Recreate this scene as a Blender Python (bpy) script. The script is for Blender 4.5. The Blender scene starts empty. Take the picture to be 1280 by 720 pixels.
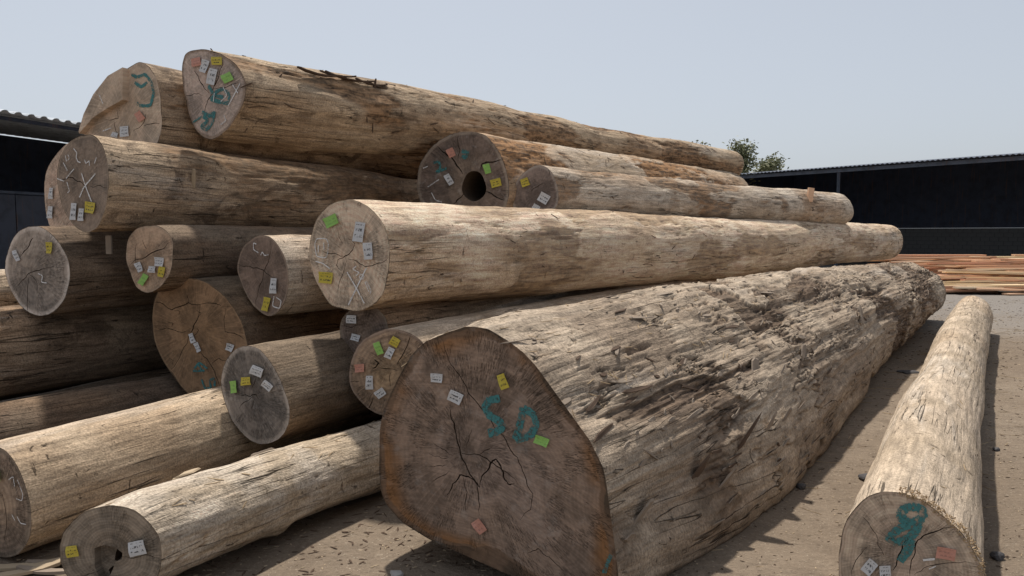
import bpy, bmesh, math, random
import numpy as np
from mathutils import Vector, Matrix
from mathutils.geometry import delaunay_2d_cdt

# ---------------------------------------------------------------- camera, sky, sun, exposure
scn = bpy.context.scene
C = scn.collection
cam_d = bpy.data.cameras.new('camera'); cam = bpy.data.objects.new('camera', cam_d); C.objects.link(cam)
cam_d.sensor_width = 36.0; cam_d.lens = 950.0/1280.0*36.0; cam_d.clip_start = 0.05; cam_d.clip_end = 3000.0
cam.location = (0, 0, 1.65); cam.rotation_euler = (math.radians(90) - math.atan(70.0/950.0), 0, 0)
scn.camera = cam

SUN_AZ = -16.0      # degrees east of the viewing direction (+Y); negative is to the left
SUN_EL = 66.0
world = bpy.data.worlds.new('World'); scn.world = world; world.use_nodes = True
wn = world.node_tree; wn.nodes.clear()
w_out = wn.nodes.new('ShaderNodeOutputWorld'); w_bg = wn.nodes.new('ShaderNodeBackground')
w_sky = wn.nodes.new('ShaderNodeTexSky'); w_sky.sky_type = 'NISHITA'; w_sky.sun_disc = False
w_sky.sun_elevation = math.radians(SUN_EL); w_sky.sun_rotation = math.radians(SUN_AZ)
w_sky.air_density = 1.0; w_sky.dust_density = 2.0; w_sky.ozone_density = 1.0; w_sky.altitude = 0
w_hsv = wn.nodes.new('ShaderNodeHueSaturation'); w_hsv.inputs['Saturation'].default_value = 0.48
w_bg.inputs['Strength'].default_value = 0.118
wn.links.new(w_sky.outputs[0], w_hsv.inputs['Color']); w_mix = wn.nodes.new('ShaderNodeMix'); w_mix.data_type = 'RGBA'; w_mix.inputs[0].default_value = 0.5     # thin even high haze over the clear sky
w_mix.inputs[7].default_value = (4.75, 5.2, 5.9, 1)
wn.links.new(w_hsv.outputs[0], w_mix.inputs[6]); wn.links.new(w_mix.outputs[2], w_bg.inputs['Color'])
wn.links.new(w_bg.outputs[0], w_out.inputs['Surface'])

sun_d = bpy.data.lights.new('sun', 'SUN'); sun_d.energy = 4.7; sun_d.angle = math.radians(2.2); sun_d.color = (1.0, 0.945, 0.865)
sun = bpy.data.objects.new('sun', sun_d); C.objects.link(sun)
_az, _el = math.radians(SUN_AZ), math.radians(SUN_EL)
SUNV = Vector((math.sin(_az)*math.cos(_el), math.cos(_az)*math.cos(_el), math.sin(_el)))
sun.rotation_euler = SUNV.to_track_quat('Z', 'Y').to_euler(); sun.location = SUNV*60

scn.view_settings.view_transform = 'Standard'; scn.view_settings.look = 'None'
scn.view_settings.exposure = 0.0; scn.view_settings.gamma = 1.0; scn.view_settings.use_curve_mapping = False
scn.render.engine = 'CYCLES'
scn.render.resolution_x = 1024; scn.render.resolution_y = 576
random.seed(7); rng = np.random.default_rng(11)
# ---------------------------------------------------------------- helpers
def tag(o, label=None, cat=None, group=None, kind=None):
    if label: o['label'] = label
    if cat: o['category'] = cat
    if group: o['group'] = group
    if kind: o['kind'] = kind
    return o
def empty(name, loc, label=None, cat=None, group=None):
    o = bpy.data.objects.new(name, None); o.empty_display_size = .1; C.objects.link(o); o.location = loc
    return tag(o, label, cat, group)
def new_mesh(name, V, F, mats=(), mat_idx=None, smooth=True):
    """V (n,3) array, F: (m,k) array of one face size or a list of lists."""
    me = bpy.data.meshes.new(name); V = np.asarray(V, dtype=np.float32)
    if isinstance(F, np.ndarray):
        m, k = F.shape
        me.vertices.add(len(V)); me.vertices.foreach_set('co', V.ravel())
        me.loops.add(m*k); me.loops.foreach_set('vertex_index', F.astype(np.int32).ravel())
        me.polygons.add(m); me.polygons.foreach_set('loop_start', (np.arange(m)*k).astype(np.int32))
        me.update(calc_edges=True)
    else:
        me.from_pydata([tuple(v) for v in V], [], F); me.update()
    for mt in mats: me.materials.append(mt)
    n = len(me.polygons)
    if mat_idx is not None: me.polygons.foreach_set('material_index', np.asarray(mat_idx, dtype=np.int32))
    me.polygons.foreach_set('use_smooth', np.full(n, smooth, dtype=bool))
    me.update()
    return me
def link(name, me, parent=None, loc=None):
    o = bpy.data.objects.new(name, me); C.objects.link(o)
    if parent: o.parent = parent
    if loc is not None: o.location = loc
    return o
def vattr(me, name, arr):
    arr = np.asarray(arr, dtype=np.float32)
    if arr.ndim == 2:
        a = me.attributes.new(name, 'FLOAT_VECTOR', 'POINT'); a.data.foreach_set('vector', arr.ravel())
    else:
        a = me.attributes.new(name, 'FLOAT', 'POINT'); a.data.foreach_set('value', arr)
# vectorised value noise
def _hash(ix, iy, iz, seed):
    h = (ix.astype(np.uint32)*np.uint32(374761393) + iy.astype(np.uint32)*np.uint32(668265263)
         + iz.astype(np.uint32)*np.uint32(2147483647) + np.uint32((seed*974634777) & 0xffffffff))
    h = (h ^ (h >> np.uint32(13)))*np.uint32(1274126177); h ^= h >> np.uint32(16)
    h = (h*np.uint32(2246822519)); h ^= h >> np.uint32(15)
    return h.astype(np.float64)/4294967295.0
def vnoise(P, seed=0):
    P = np.asarray(P, dtype=np.float64); I = np.floor(P).astype(np.int64); f = P - I; u = f*f*f*(f*(f*6-15)+10)
    x, y, z = I[:, 0], I[:, 1], I[:, 2]; r = 0.0
    for dx in (0, 1):
        wx = u[:, 0] if dx else 1-u[:, 0]
        for dy in (0, 1):
            wy = u[:, 1] if dy else 1-u[:, 1]
            for dz in (0, 1):
                wz = u[:, 2] if dz else 1-u[:, 2]
                r = r + wx*wy*wz*_hash(x+dx, y+dy, z+dz, seed)
    return r*2-1
def fbm(P, oct=4, seed=0, gain=.5):
    a, s, r = 1.0, 0.0, 0.0; P = np.asarray(P, dtype=np.float64)
    for i in range(oct):
        r = r + a*vnoise(P*(2.03**i) + i*17.3, seed+i*7); s += a; a *= gain
    return r/s
def sstep(a, b, x):
    t = np.clip((x-a)/(b-a), 0, 1); return t*t*(3-2*t)
# node helpers
class NT:
    def __init__(s, name):
        s.m = bpy.data.materials.new(name); s.m.use_nodes = True; s.t = s.m.node_tree; s.t.nodes.clear()
        s.out = s.n('ShaderNodeOutputMaterial'); s.b = s.n('ShaderNodeBsdfPrincipled')
        s.t.links.new(s.b.outputs[0], s.out.inputs['Surface'])
    def n(s, ty, **kw):
        nd = s.t.nodes.new(ty)
        for k, v in kw.items(): setattr(nd, k, v)
        return nd
    def put(s, sock, v):
        if hasattr(v, 'is_linked') or isinstance(v, bpy.types.NodeSocket): s.t.links.new(v, sock)
        elif isinstance(v, (tuple, list)) and len(v) == 3 and sock.type == 'RGBA': sock.default_value = (*v, 1)
        else: sock.default_value = v
    def attr(s, name, out='Vector'):
        nd = s.n('ShaderNodeAttribute', attribute_name=name); return nd.outputs[out]
    def math(s, op, a, b=0.0, c=None, clamp=False):
        nd = s.n('ShaderNodeMath', operation=op, use_clamp=clamp); s.put(nd.inputs[0], a); s.put(nd.inputs[1], b)
        if c is not None: s.put(nd.inputs[2], c)
        return nd.outputs[0]
    def vm(s, op, a, b=None):
        nd = s.n('ShaderNodeVectorMath', operation=op); s.put(nd.inputs[0], a)
        if b is not None: s.put(nd.inputs[1], b)
        return nd.outputs['Value' if op in ('LENGTH', 'DOT_PRODUCT') else 'Vector']
    def noise(s, vec, scale=5, detail=4, rough=.55, dist=0.0, out=0):
        nd = s.n('ShaderNodeTexNoise'); s.put(nd.inputs['Vector'], vec); nd.inputs['Scale'].default_value = scale
        nd.inputs['Detail'].default_value = detail; nd.inputs['Roughness'].default_value = rough; nd.inputs['Distortion'].default_value = dist
        return nd.outputs[out]
    def ramp(s, f, a, b, v0=0.0, v1=1.0, smooth=True):
        nd = s.n('ShaderNodeMapRange', interpolation_type='SMOOTHSTEP' if smooth else 'LINEAR'); s.put(nd.inputs[0], f)
        for i, v in zip((1, 2, 3, 4), (a, b, v0, v1)): s.put(nd.inputs[i], v)
        return nd.outputs[0]
    def mix(s, f, a, b, mode='MIX'):
        nd = s.n('ShaderNodeMix', data_type='RGBA', blend_type=mode); s.put(nd.inputs[0], f); s.put(nd.inputs[6], a); s.put(nd.inputs[7], b)
        return nd.outputs[2]
    def bump(s, h, dist=.01, strength=1.0, normal=None):
        nd = s.n('ShaderNodeBump'); nd.inputs['Strength'].default_value = strength; nd.inputs['Distance'].default_value = dist
        s.put(nd.inputs['Height'], h)
        if normal is not None: s.put(nd.inputs['Normal'], normal)
        return nd.outputs[0]
    def sep(s, v):
        nd = s.n('ShaderNodeSeparateXYZ'); s.put(nd.inputs[0], v); return nd.outputs
    def comb(s, x, y, z):
        nd = s.n('ShaderNodeCombineXYZ'); [s.put(nd.inputs[i], v) for i, v in enumerate((x, y, z))]; return nd.outputs[0]
    def done(s, col, rough=.9, normal=None, spec=.2):
        s.put(s.b.inputs['Base Color'], col); s.put(s.b.inputs['Roughness'], rough); s.b.inputs['Specular IOR Level'].default_value = spec
        if normal is not None: s.put(s.b.inputs['Normal'], normal)
        return s.m
def flat_mat(name, col, rough=.85, var=.25, scale=8.0, spec=.2):
    t = NT(name); co = t.n('ShaderNodeTexCoord').outputs['Object']
    f = t.noise(co, scale, 5); c = t.mix(f, tuple(x*(1-var) for x in col), tuple(min(1, x*(1+var)) for x in col))
    return t.done(c, rough, t.bump(f, .004, .5), spec)
def box_data(x0, x1, y0, y1, z0, z1):
    V = [(x, y, z) for z in (z0, z1) for y in (y0, y1) for x in (x0, x1)]
    return V, [[0, 2, 3, 1], [4, 5, 7, 6], [0, 1, 5, 4], [2, 6, 7, 3], [0, 4, 6, 2], [1, 3, 7, 5]]
class MB:
    """collects boxes, tubes and loose faces into one mesh"""
    def __init__(s): s.V = []; s.F = []
    def add(s, V, F):
        o = len(s.V); s.V += [tuple(v) for v in V]; s.F += [[i+o for i in f] for f in F]
    def box(s, *a): s.add(*box_data(*a))
    def tube(s, pts, rad, sides=6, cap=True):
        pts = [Vector(p) for p in pts]; n = len(pts); rad = [rad]*n if np.isscalar(rad) else list(rad); V = []; F = []
        for i, p in enumerate(pts):
            d = (pts[min(i+1, n-1)] - pts[max(i-1, 0)]).normalized()
            a = d.orthogonal().normalized() if i == 0 else (a - d*a.dot(d)).normalized()
            b = d.cross(a)
            for k in range(sides):
                t = 2*math.pi*k/sides; V.append(p + (a*math.cos(t) + b*math.sin(t))*rad[i])
        for i in range(n-1):
            for k in range(sides):
                F.append([i*sides+k, i*sides+(k+1) % sides, (i+1)*sides+(k+1) % sides, (i+1)*sides+k])
        if cap: F += [list(range(sides))[::-1], list(range((n-1)*sides, n*sides))]
        s.add(V, F)
    def build(s, name, mat, parent=None, loc=None, smooth=False):
        return link(name, new_mesh(name, np.array(s.V), s.F, [mat], smooth=smooth), parent, loc)
# ---------------------------------------------------------------- log survey
# outline: near cut face traced in photo pixels; d: metres (world y) of the face centre, found from
# what the log rests on; far: world position of the other end's centre and its radius.
CAM_H = 1.65; FPX = 950.0; PITCH = math.atan(70.0/950.0)
def ray(px, py):
    a = (px-640.0)/FPX; b = -(py-360.0)/FPX
    cp, sp = math.cos(PITCH), math.sin(PITCH)
    return np.array([a, cp + b*sp, -sp + b*cp])
CAMPOS = np.array([0.0, 0.0, CAM_H])
def at(px, py, Y):
    r = ray(px, py); return CAMPOS + r*(Y/r[1])
def dirv(theta, slope=0.0):
    t = math.radians(theta); v = np.array([math.sin(t), math.cos(t), slope]); return v/np.linalg.norm(v)

LOGS = {}
def L(key, outline, d, far=None, rf=None, theta=None, slope=0.0, length=None, pith=None, **kw):
    LOGS[key] = dict(outline=outline, d=d, far=far, rf=rf, theta=theta, slope=slope, length=length, pith=pith, **kw)

L('A', [(1048.8,715),(1051,680),(1056,652.5),(1067.5,637.5),(1082.5,622.5),(1102.5,616),(1120,615.8),(1140,620),(1157.5,627.5),(1175,642.5),(1192.5,657.5),(1207.5,675),(1217.5,692.5),(1225,710),(1228,735),(1223,755),(1203,768),(1165,773),(1125,772),(1088,768),(1060,757),(1050,738)],
  3.2, far=at(1217,392,12.6), rf=.29, pith=(1135,690))
L('B', [(474,564),(476.5,531),(488,493),(507,458),(531,432),(559,415),(587.5,408),(616,415),(644,432),(668,458),(687,493),(710,517),(734,545),(750,578),(755,607),(757.5,644),(767,682),(774,720),(775,745),(760,765),(735,765),(700,745),(672,720),(644,701),(616,689),(583,685),(550,677.5),(512,658.6),(488,635),(474,607)],
  3.5, far=at(1143,362,14.6), rf=.52, pith=(590,560))
L('C', [(386,321.7),(389.4,293.9),(397.8,271.7),(411.7,256.4),(431,250.3),(447.8,250.8),(464.4,260.6),(478.3,277.2),(486.7,296.7),(488,318.9),(483.9,346.7),(478.3,368.9),(464.4,382.8),(447.8,388.9),(428.3,387),(411.7,380),(400.6,363.3),(392.2,343.9)],
  5.14, far=at(1110,303,16.0), rf=.34, pith=(435,318))
L('E', [(435.6,471.7),(440.6,446.7),(454.4,425.8),(473.9,413.3),(496,412),(515.6,418.9),(529.4,430),(536,452),(535,480),(522,503),(503,516),(482,519),(465.6,514.7),(448.9,499.4),(439,485.6)],
  4.9, theta=34, slope=.02, length=11, rf=.24, pith=(488,462))
L('F', [(424.7,407.8),(431,394),(440,386),(455,381),(470,385),(481,396),(486,415),(481,436),(470,449),(455,453),(440,448),(428,430)],
  5.25, theta=31, length=5, rf=.17, pith=(455,416))
L('G', [(75,686.7),(79,670),(91.7,653),(108,640.8),(127.8,636),(150,636.7),(169.4,642),(183.3,653.3),(194.4,672.8),(199.4,692),(198.6,714.4),(190,730),(172,740),(145,743),(115,740),(92,728),(79,708)],
  3.35, theta=31, length=6, rf=.22, pith=(140,695))
L('H', [(-20,556),(0,559),(11,567),(25,589.4),(34.7,617),(40,645),(39,667),(30.5,686.7),(16.7,696.4),(0,695),(-20,696),(-40,685),(-55,660),(-60,625),(-52,590),(-37,564)],
  3.82, theta=26.5, length=7, rf=.27, pith=(0,640))
L('I', [(276.7,480),(280.8,455),(290.6,439.7),(307,431.4),(321,434),(333.6,446.7),(346,466),(355.8,488.3),(362.2,507.8),(362.2,527.2),(354.4,543.9),(340.6,552.2),(323.9,554.4),(307.2,546.7),(293.3,530),(282.2,505)],
  4.76, theta=31, length=10, rf=.28, pith=(315,497))
L('J', [(191.7,390.6),(194,371),(202,358),(222,350),(245,350),(266,358),(284,375),(300,400),(310,430),(308,462),(296,485),(273.6,493),(261,498.9),(244.4,498.9),(230.6,487.8),(216.7,468),(200,443),(191.7,415.6)],
  5.6, theta=31, length=11, rf=.38, pith=(245,413))
L('K', None, 5.0, c0=np.array([-4.3,3.15,.27]), r0=.27, theta=31, length=9, rf=.25)
L('Lg', None, 5.5, c0=np.array([-5.0,4.0,.74]), r0=.35, theta=31, length=10, rf=.3)
L('M', [(6,336),(11,311),(19.5,291.7),(33.3,283.3),(52.8,284),(66.7,294.4),(79,311),(86,330.6),(86.7,352.8),(80.6,372),(66.7,389),(51.4,394),(36,390),(25,380.6),(14,361)],
  5.7, theta=28, length=8, rf=.31, pith=(36,340))
L('N', None, 6.0, c0=np.array([-5.6,5.0,1.08]), r0=.22, theta=31, length=9, rf=.22)
L('O', [(55,240),(58,215),(66,200),(78,184),(95,176),(115,180),(132,200),(138,235),(135,265),(122,288),(110,298),(97,303),(80,303),(66,292),(58,268)],
  6.6, theta=28, length=7, rf=.38, pith=(95,240))
L('P', [(71,222),(75,198),(87,177),(105.5,168),(118.7,169.3),(129.3,182.5),(135,203.6),(136,222),(134.7,241.7),(129,269.4),(122,283.3),(108.3,291.7),(97.2,286),(83.3,269.4),(75,244.4)],
  5.6, theta=26, length=9, rf=.28, pith=(104,228))
L('Q', [(161,298.6),(157.8,322),(164,344),(172,360),(183,366),(194.4,362.5),(205.6,352.8),(214,336),(216,316.7),(216,298.6),(205,287),(187,283),(170,287)],
  5.55, theta=30, length=9, rf=.2, pith=(187,322))
L('R', [(296.4,335.6),(300.6,316),(311.7,300.8),(325.6,293.9),(339.4,296.7),(350.6,310.6),(358.9,332.8),(360.3,355),(356,377),(346.4,391),(336.7,395.3),(324.2,388.3),(311.7,374.4),(302,355)],
  5.5, theta=33, length=9, rf=.3, pith=(332,340))
L('S', [(227.5,79.6),(232,66.4),(246.7,62.2),(266.5,65.6),(285,71.7),(298,84.9),(307.4,103.3),(306,124.4),(295.5,145.5),(279.7,166.6),(263.9,175.9),(250.7,169.3),(240,153.5),(233.5,127),(228,100.7)],
  6.2, far=at(913,209,15.0), rf=.31, pith=(263,118))
L('T', [(104,166.6),(113.5,141.6),(129.3,112.6),(147.8,92.8),(161,85.4),(174,77),(184.7,80.9),(194,95.4),(199.2,113.9),(201,137.6),(200,172),(192,190),(170,200),(140,198),(115,185)],
  6.4, theta=30, length=9, rf=.4, pith=(160,140))
L('U', [(522,233.7),(524.6,208),(535,189),(551.6,174),(572.7,166),(591.4,165.3),(607.8,170.5),(619.5,182),(629,198.6),(634.8,219.7),(636,243),(632,262),(622,280),(600,290),(570,290),(545,278),(529,260)],
  7.5, far=at(915,238,14.6), rf=.34, pith=(592,232))
L('V', [(639.4,252.5),(641.8,236),(650,220.9),(661.7,210.3),(673.4,206),(685,210.3),(693.4,222),(698,238.4),(698.7,252.5),(694,261),(686,266),(670,268),(652,267),(643,262)],
  7.3, far=at(1050,262.5,13.2), rf=.265, pith=(670,240))

L('Y', None, 5.0, c0=np.array([-4.2,4.86,.20]), r0=.2, theta=31, length=8, rf=.19)
L('Z', None, 5.0, c0=np.array([-4.93,5.29,.42]), r0=.42, theta=31, length=9, rf=.40)
# ---------------------------------------------------------------- wood materials
def wood_body(name, base, light, dark, tint=(.30,.17,.08), bleach=.35, scuff=.5, streak=.5, seed=0.0, bark=None, bump=1.0, dirt=.35, sct=.565):
    """weathered debarked trunk; lp = (x, y, s): section coordinates and length along the trunk in metres"""
    t = NT(name); lp = t.vm('ADD', t.attr('lp'), (seed*3.1, seed*1.7, seed*5.3))
    ax = t.vm('MULTIPLY', lp, (1, 1, .10))                  # stretched along the grain
    n_st = t.noise(ax, 9, 7, .62, .3); n_bl = t.noise(lp, 1.5, 5, .55, .6); n_fine = t.noise(t.vm('MULTIPLY', lp, (1, 1, .05)), 70, 3, .6)
    n_sc = t.noise(t.vm('MULTIPLY', lp, (1.3, 1.3, .8)), 2.6, 7, .66, .9); n_sp = t.noise(lp, 22, 6, .7)
    n_big = t.noise(t.vm('MULTIPLY', lp, (1, 1, .5)), .8, 3, .5)
    n_gr = t.noise(t.vm('MULTIPLY', lp, (1, 1, .16)), 26, 5, .65, .4)
    base, light, tint = [(min(.8, c[0]*1.10), min(.8, c[1]*1.07), min(.8, c[2]*1.06)) for c in (base, light, tint)]
    n_da = t.noise(t.vm('MULTIPLY', t.vm('ADD', lp, t.vm('MULTIPLY', t.comb(n_bl, n_sp, n_bl), (.06, .06, .06))), (3.2, 3.2, 11)), 2.3, 4, .62)   # short gouges across the grain
    n_gg = t.noise(t.vm('MULTIPLY', lp, (1, 1, .3)), 24, 4, .6, 1.2)
    col = t.mix(t.ramp(n_bl, .38, .62), base, light)
    col = t.mix(t.math('MULTIPLY', t.ramp(n_big, .5, .66), .4), col, tint)
    col = t.mix(t.math('MULTIPLY', t.ramp(n_st, .52, .68), t.math('MULTIPLY', t.ramp(n_big, .42, .6), streak*1.1)), col, dark)
    col = t.mix(t.math('MULTIPLY', t.ramp(n_sc, sct, sct+.10), t.math('MULTIPLY', t.ramp(n_gr, .25, .6), scuff)), col, dark)
    col = t.mix(t.math('MULTIPLY', t.ramp(t.noise(ax, 3.2, 7, .65, .5), .54, .66), bleach), col, (.54, .49, .43))
    col = t.mix(t.math('MULTIPLY', t.ramp(n_sp, .55, .70), dirt), col, tuple(x*.6 for x in dark))
    da = t.math('MULTIPLY', t.ramp(n_da, .66, .70), t.ramp(t.noise(lp, 2.3, 2), .45, .55))
    gg = t.math('MULTIPLY', t.ramp(n_gg, .66, .71), t.ramp(t.noise(lp, 3.1, 2), .42, .55))
    col = t.mix(t.math('MULTIPLY', t.math('MAXIMUM', da, gg), .8), col, tuple(x*.6 for x in dark))
    # shrinkage checks along the grain
    n_ck = t.noise(t.vm('MULTIPLY', lp, (1, 1, .045)), 13, 3, .5, .25)
    ck = t.ramp(t.math('ABSOLUTE', t.math('SUBTRACT', n_ck, .5)), .0, .010, 1, 0)
    ckm = t.math('MULTIPLY', ck, t.ramp(t.noise(lp, 1.1, 2), .44, .56))
    col = t.mix(t.math('MULTIPLY', ckm, .85), col, (.03, .022, .016))
    ckm = t.math('MAXIMUM', ckm, t.math('MULTIPLY', t.math('MAXIMUM', da, gg), .8))
    n_pit = t.noise(lp, 95, 3, .65)
    col = t.mix(.38, col, t.mix(n_fine, (.05, .05, .05), (.95, .95, .95)), 'OVERLAY')
    col = t.mix(.38, col, t.mix(t.ramp(n_gr, .3, .7), (.15, .15, .15), (.85, .85, .85)), 'OVERLAY')
    col = t.mix(.5, col, t.mix(t.ramp(n_pit, .3, .7), (.2, .2, .2), (.8, .8, .8)), 'OVERLAY')
    lay = t.attr('lay', 'Fac')                              # where the outer bark has come off
    col = t.mix(lay, col, t.mix(t.ramp(t.math('ADD', t.math('MULTIPLY', n_gr, .6), t.math('MULTIPLY', n_sp, .4)), .36, .64), bark or tuple(x*.7 for x in dark), tint))
    h = t.math('ADD', t.math('MULTIPLY', n_fine, .35), t.math('ADD', t.math('MULTIPLY', n_gr, .8), t.math('MULTIPLY', n_sp, .55)))
    h = t.math('SUBTRACT', h, t.math('MULTIPLY', ckm, 1.2)); h = t.math('ADD', h, t.math('ADD', t.math('MULTIPLY', n_st, .8), t.math('MULTIPLY', n_pit, .3)))
    return t.done(col, t.ramp(n_bl, .3, .7, .82, .95), t.bump(h, .012*bump, .9), .15)

def wood_face(name, base, heart, sap, sapw=.10, rings=1.0, checks=.7, saw=.5, seed=0.0, stain=None, ringw=.009, sawang=20.0, chalky=.0):
    """sawn end; fp = (x, y) metres from the pith, z = radius as a share of the rim's"""
    base, heart, sap = [(min(.8, c[0]*1.5), min(.8, c[1]*1.46), min(.8, c[2]*1.46)) for c in (base, heart, sap)]
    t = NT(name); fp = t.attr('fp'); x, y, rn = t.sep(fp)
    xy = t.comb(x, y, seed*2.7); r = t.vm('LENGTH', t.comb(x, y, 0.0))
    warp = t.noise(xy, 5, 3); wf = t.noise(xy, 40, 2)
    rr = t.math('ADD', t.math('MULTIPLY', rn, .32), t.math('ADD', t.math('MULTIPLY', warp, .05), t.math('MULTIPLY', wf, .004)))
    ring = t.math('SINE', t.math('MULTIPLY', rr, 6.2832/ringw)); ring2 = t.math('SINE', t.math('MULTIPLY', rr, 6.2832/(ringw*3.7)))
    un = t.vm('NORMALIZE', t.comb(x, y, 0.0)); ux, uy, uz = t.sep(un)
    pol = t.comb(t.math('MULTIPLY', ux, 9), t.math('MULTIPLY', uy, 9), t.math('ADD', t.math('MULTIPLY', r, 1.6), seed))
    n_rad = t.noise(pol, 3.0, 5, .6, .15); n_rad2 = t.noise(pol, 9.0, 3, .6, .1)
    chk = t.ramp(t.math('ABSOLUTE', t.math('SUBTRACT', n_rad2, .5)), 0.0, .03, 1, 0)
    chk = t.math('MULTIPLY', chk, t.ramp(t.noise(xy, 7, 3), .43, .58))
    ca, sa = math.cos(math.radians(sawang)), math.sin(math.radians(sawang))
    sx = t.math('ADD', t.math('MULTIPLY', x, ca), t.math('MULTIPLY', y, sa)); sy = t.math('SUBTRACT', t.math('MULTIPLY', y, ca), t.math('MULTIPLY', x, sa))
    n_saw = t.noise(t.comb(t.math('MULTIPLY', sx, 1.6), t.math('MULTIPLY', t.math('ADD', sy, t.math('MULTIPLY', t.math('MULTIPLY', sx, sx), .35)), 46), seed), 1.6, 5, .65, .5)
    n_bl = t.noise(xy, 4.2, 6, .6, .6); n_sp = t.noise(xy, 38, 5, .7); n_b2 = t.noise(xy, 1.9, 3, .5, .4)
    col = t.mix(t.ramp(t.math('ADD', rn, t.math('MULTIPLY', t.math('SUBTRACT', n_b2, .5), .9)), .25, .75), heart, base)
    col = t.mix(t.math('MULTIPLY', t.ramp(n_bl, .42, .62), .75), col, (base[0]*.52, base[1]*.54, base[2]*.56))
    col = t.mix(t.math('MULTIPLY', t.ramp(n_rad, .45, .72), .4), col, tuple(min(1, v*1.5) for v in base))
    if stain: col = t.mix(t.math('MULTIPLY', t.ramp(t.math('ADD', rn, t.math('MULTIPLY', t.math('SUBTRACT', n_b2, .5), .7)), .80, .97), t.ramp(n_b2, .38, .56, 0, .85)), col, stain)
    sm = t.ramp(t.math('ADD', rn, t.math('MULTIPLY', t.math('SUBTRACT', warp, .5), .12)), 1-sapw*1.3, 1-sapw*.7)
    col = t.mix(t.math('MULTIPLY', sm, .9), col, sap)
    col = t.mix(t.math('MULTIPLY', t.ramp(t.math('ADD', rn, t.math('MULTIPLY', wf, .02)), .99, 1.005), t.ramp(warp, .35, .6)), col, (.09, .065, .045))   # the thin bark line
    g = t.math('ADD', t.math('MULTIPLY', ring, .5*rings), t.math('MULTIPLY', ring2, .6*rings))
    col = t.mix(.22, col, t.mix(t.ramp(g, -1, 1), (.15, .15, .15), (.85, .85, .85)), 'OVERLAY')
    col = t.mix(.30*saw, col, t.mix(t.ramp(n_saw, .32, .68), (.1, .1, .1), (.9, .9, .9)), 'OVERLAY')
    col = t.mix(.35, col, t.mix(n_sp, (.1, .1, .1), (.9, .9, .9)), 'OVERLAY')
    if chalky: col = t.mix(t.math('MULTIPLY', t.ramp(t.noise(xy, 11, 6, .7), .55, .68), chalky), col, (.5, .47, .43))
    col = t.mix(t.math('MULTIPLY', chk, checks), col, (.022, .016, .012))
    h = t.math('ADD', t.math('MULTIPLY', n_saw, .7*saw), t.math('ADD', t.math('MULTIPLY', n_sp, .6), t.math('MULTIPLY', g, .06*rings)))
    h = t.math('SUBTRACT', h, t.math('MULTIPLY', chk, checks*1.2))
    return t.done(col, .9, t.bump(h, .006, .9), .12)

def groove_mat():
    t = NT('crack_wood'); co = t.n('ShaderNodeTexCoord').outputs['Object']
    n = t.noise(co, 30, 4); return t.done(t.mix(n, (.05, .033, .022), (.11, .075, .05)), .95)
M_CRACK = groove_mat()
def paint_mat(name, col, wear0, wear1, scale=60):
    t = NT(name); co = t.n('ShaderNodeTexCoord').outputs['Object']
    n = t.noise(co, scale, 5, .7); n2 = t.noise(co, 9, 4)
    c = t.mix(n2, tuple(v*.7 for v in col), tuple(min(1, v*1.25) for v in col)); t.done(c, .8)
    tr = t.n('ShaderNodeBsdfTransparent'); mx = t.n('ShaderNodeMixShader')
    t.put(mx.inputs[0], t.ramp(t.math('ADD', t.math('MULTIPLY', n, .75), t.math('MULTIPLY', n2, .25)), wear0, wear1)); t.t.links.new(tr.outputs[0], mx.inputs[1]); t.t.links.new(t.b.outputs[0], mx.inputs[2])
    t.t.links.new(mx.outputs[0], t.out.inputs['Surface']); return t.m
M_TEAL = paint_mat('teal_spray_paint', (.065, .205, .205), .38, .54)
M_CHALK = paint_mat('white_chalk', (.72, .71, .69), .36, .50, 90)
def tag_mat(name, col, ink):
    """printed paper label: tp = (u, v) on the label, z = a number of its own"""
    t = NT(name); tp = t.attr('tp'); u, v, s = t.sep(tp)
    g = t.noise(t.comb(t.math('MULTIPLY', u, 9), t.math('ADD', t.math('MULTIPLY', v, 5), t.math('MULTIPLY', s, 7)), s), 1.0, 2, .5, .8)
    row = t.ramp(t.math('SINE', t.math('MULTIPLY', v, 20.0)), -.1, .2)
    mar = t.math('MULTIPLY', t.ramp(t.math('ABSOLUTE', t.math('SUBTRACT', u, .5)), .36, .40, 1, 0), t.ramp(t.math('ABSOLUTE', t.math('SUBTRACT', v, .5)), .36, .42, 1, 0))
    k = t.math('MULTIPLY', t.math('MULTIPLY', t.ramp(g, .49, .54), row), mar)
    d = t.noise(t.comb(u, v, s), 4, 5)
    c = t.mix(t.math('MULTIPLY', k, ink), t.mix(d, tuple(x*.72 for x in col), col), (.03, .03, .035))
    return t.done(c, .6, None, .3)
M_TAG = dict(w=tag_mat('white_paper', (.66, .66, .66), .9), y=tag_mat('yellow_paper', (.62, .50, .07), .85), g=tag_mat('green_paper', (.32, .58, .14), .25), p=tag_mat('pink_paper', (.62, .30, .22), .3))
# ---------------------------------------------------------------- what is cut, written and stuck on each end (photo pixels)
def Zf(scale, ox, oy):
    return lambda *pts: [(p[0]/scale+ox, p[1]/scale+oy) for p in pts]
MARKS = {k: dict(cracks=[], holes=[], paint=[], chalk=[], tags=[]) for k in LOGS}
def crack(k, w, pts): MARKS[k]['cracks'].append((w, pts))
def hole(k, pts, depth): MARKS[k]['holes'].append((pts, depth))
def paint(k, w, *strokes): MARKS[k]['paint'].append((w, strokes))
def chalk(k, w, *strokes): MARKS[k]['chalk'].append((w, strokes))
def tags(k, *ts): MARKS[k]['tags'] += ts
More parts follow.
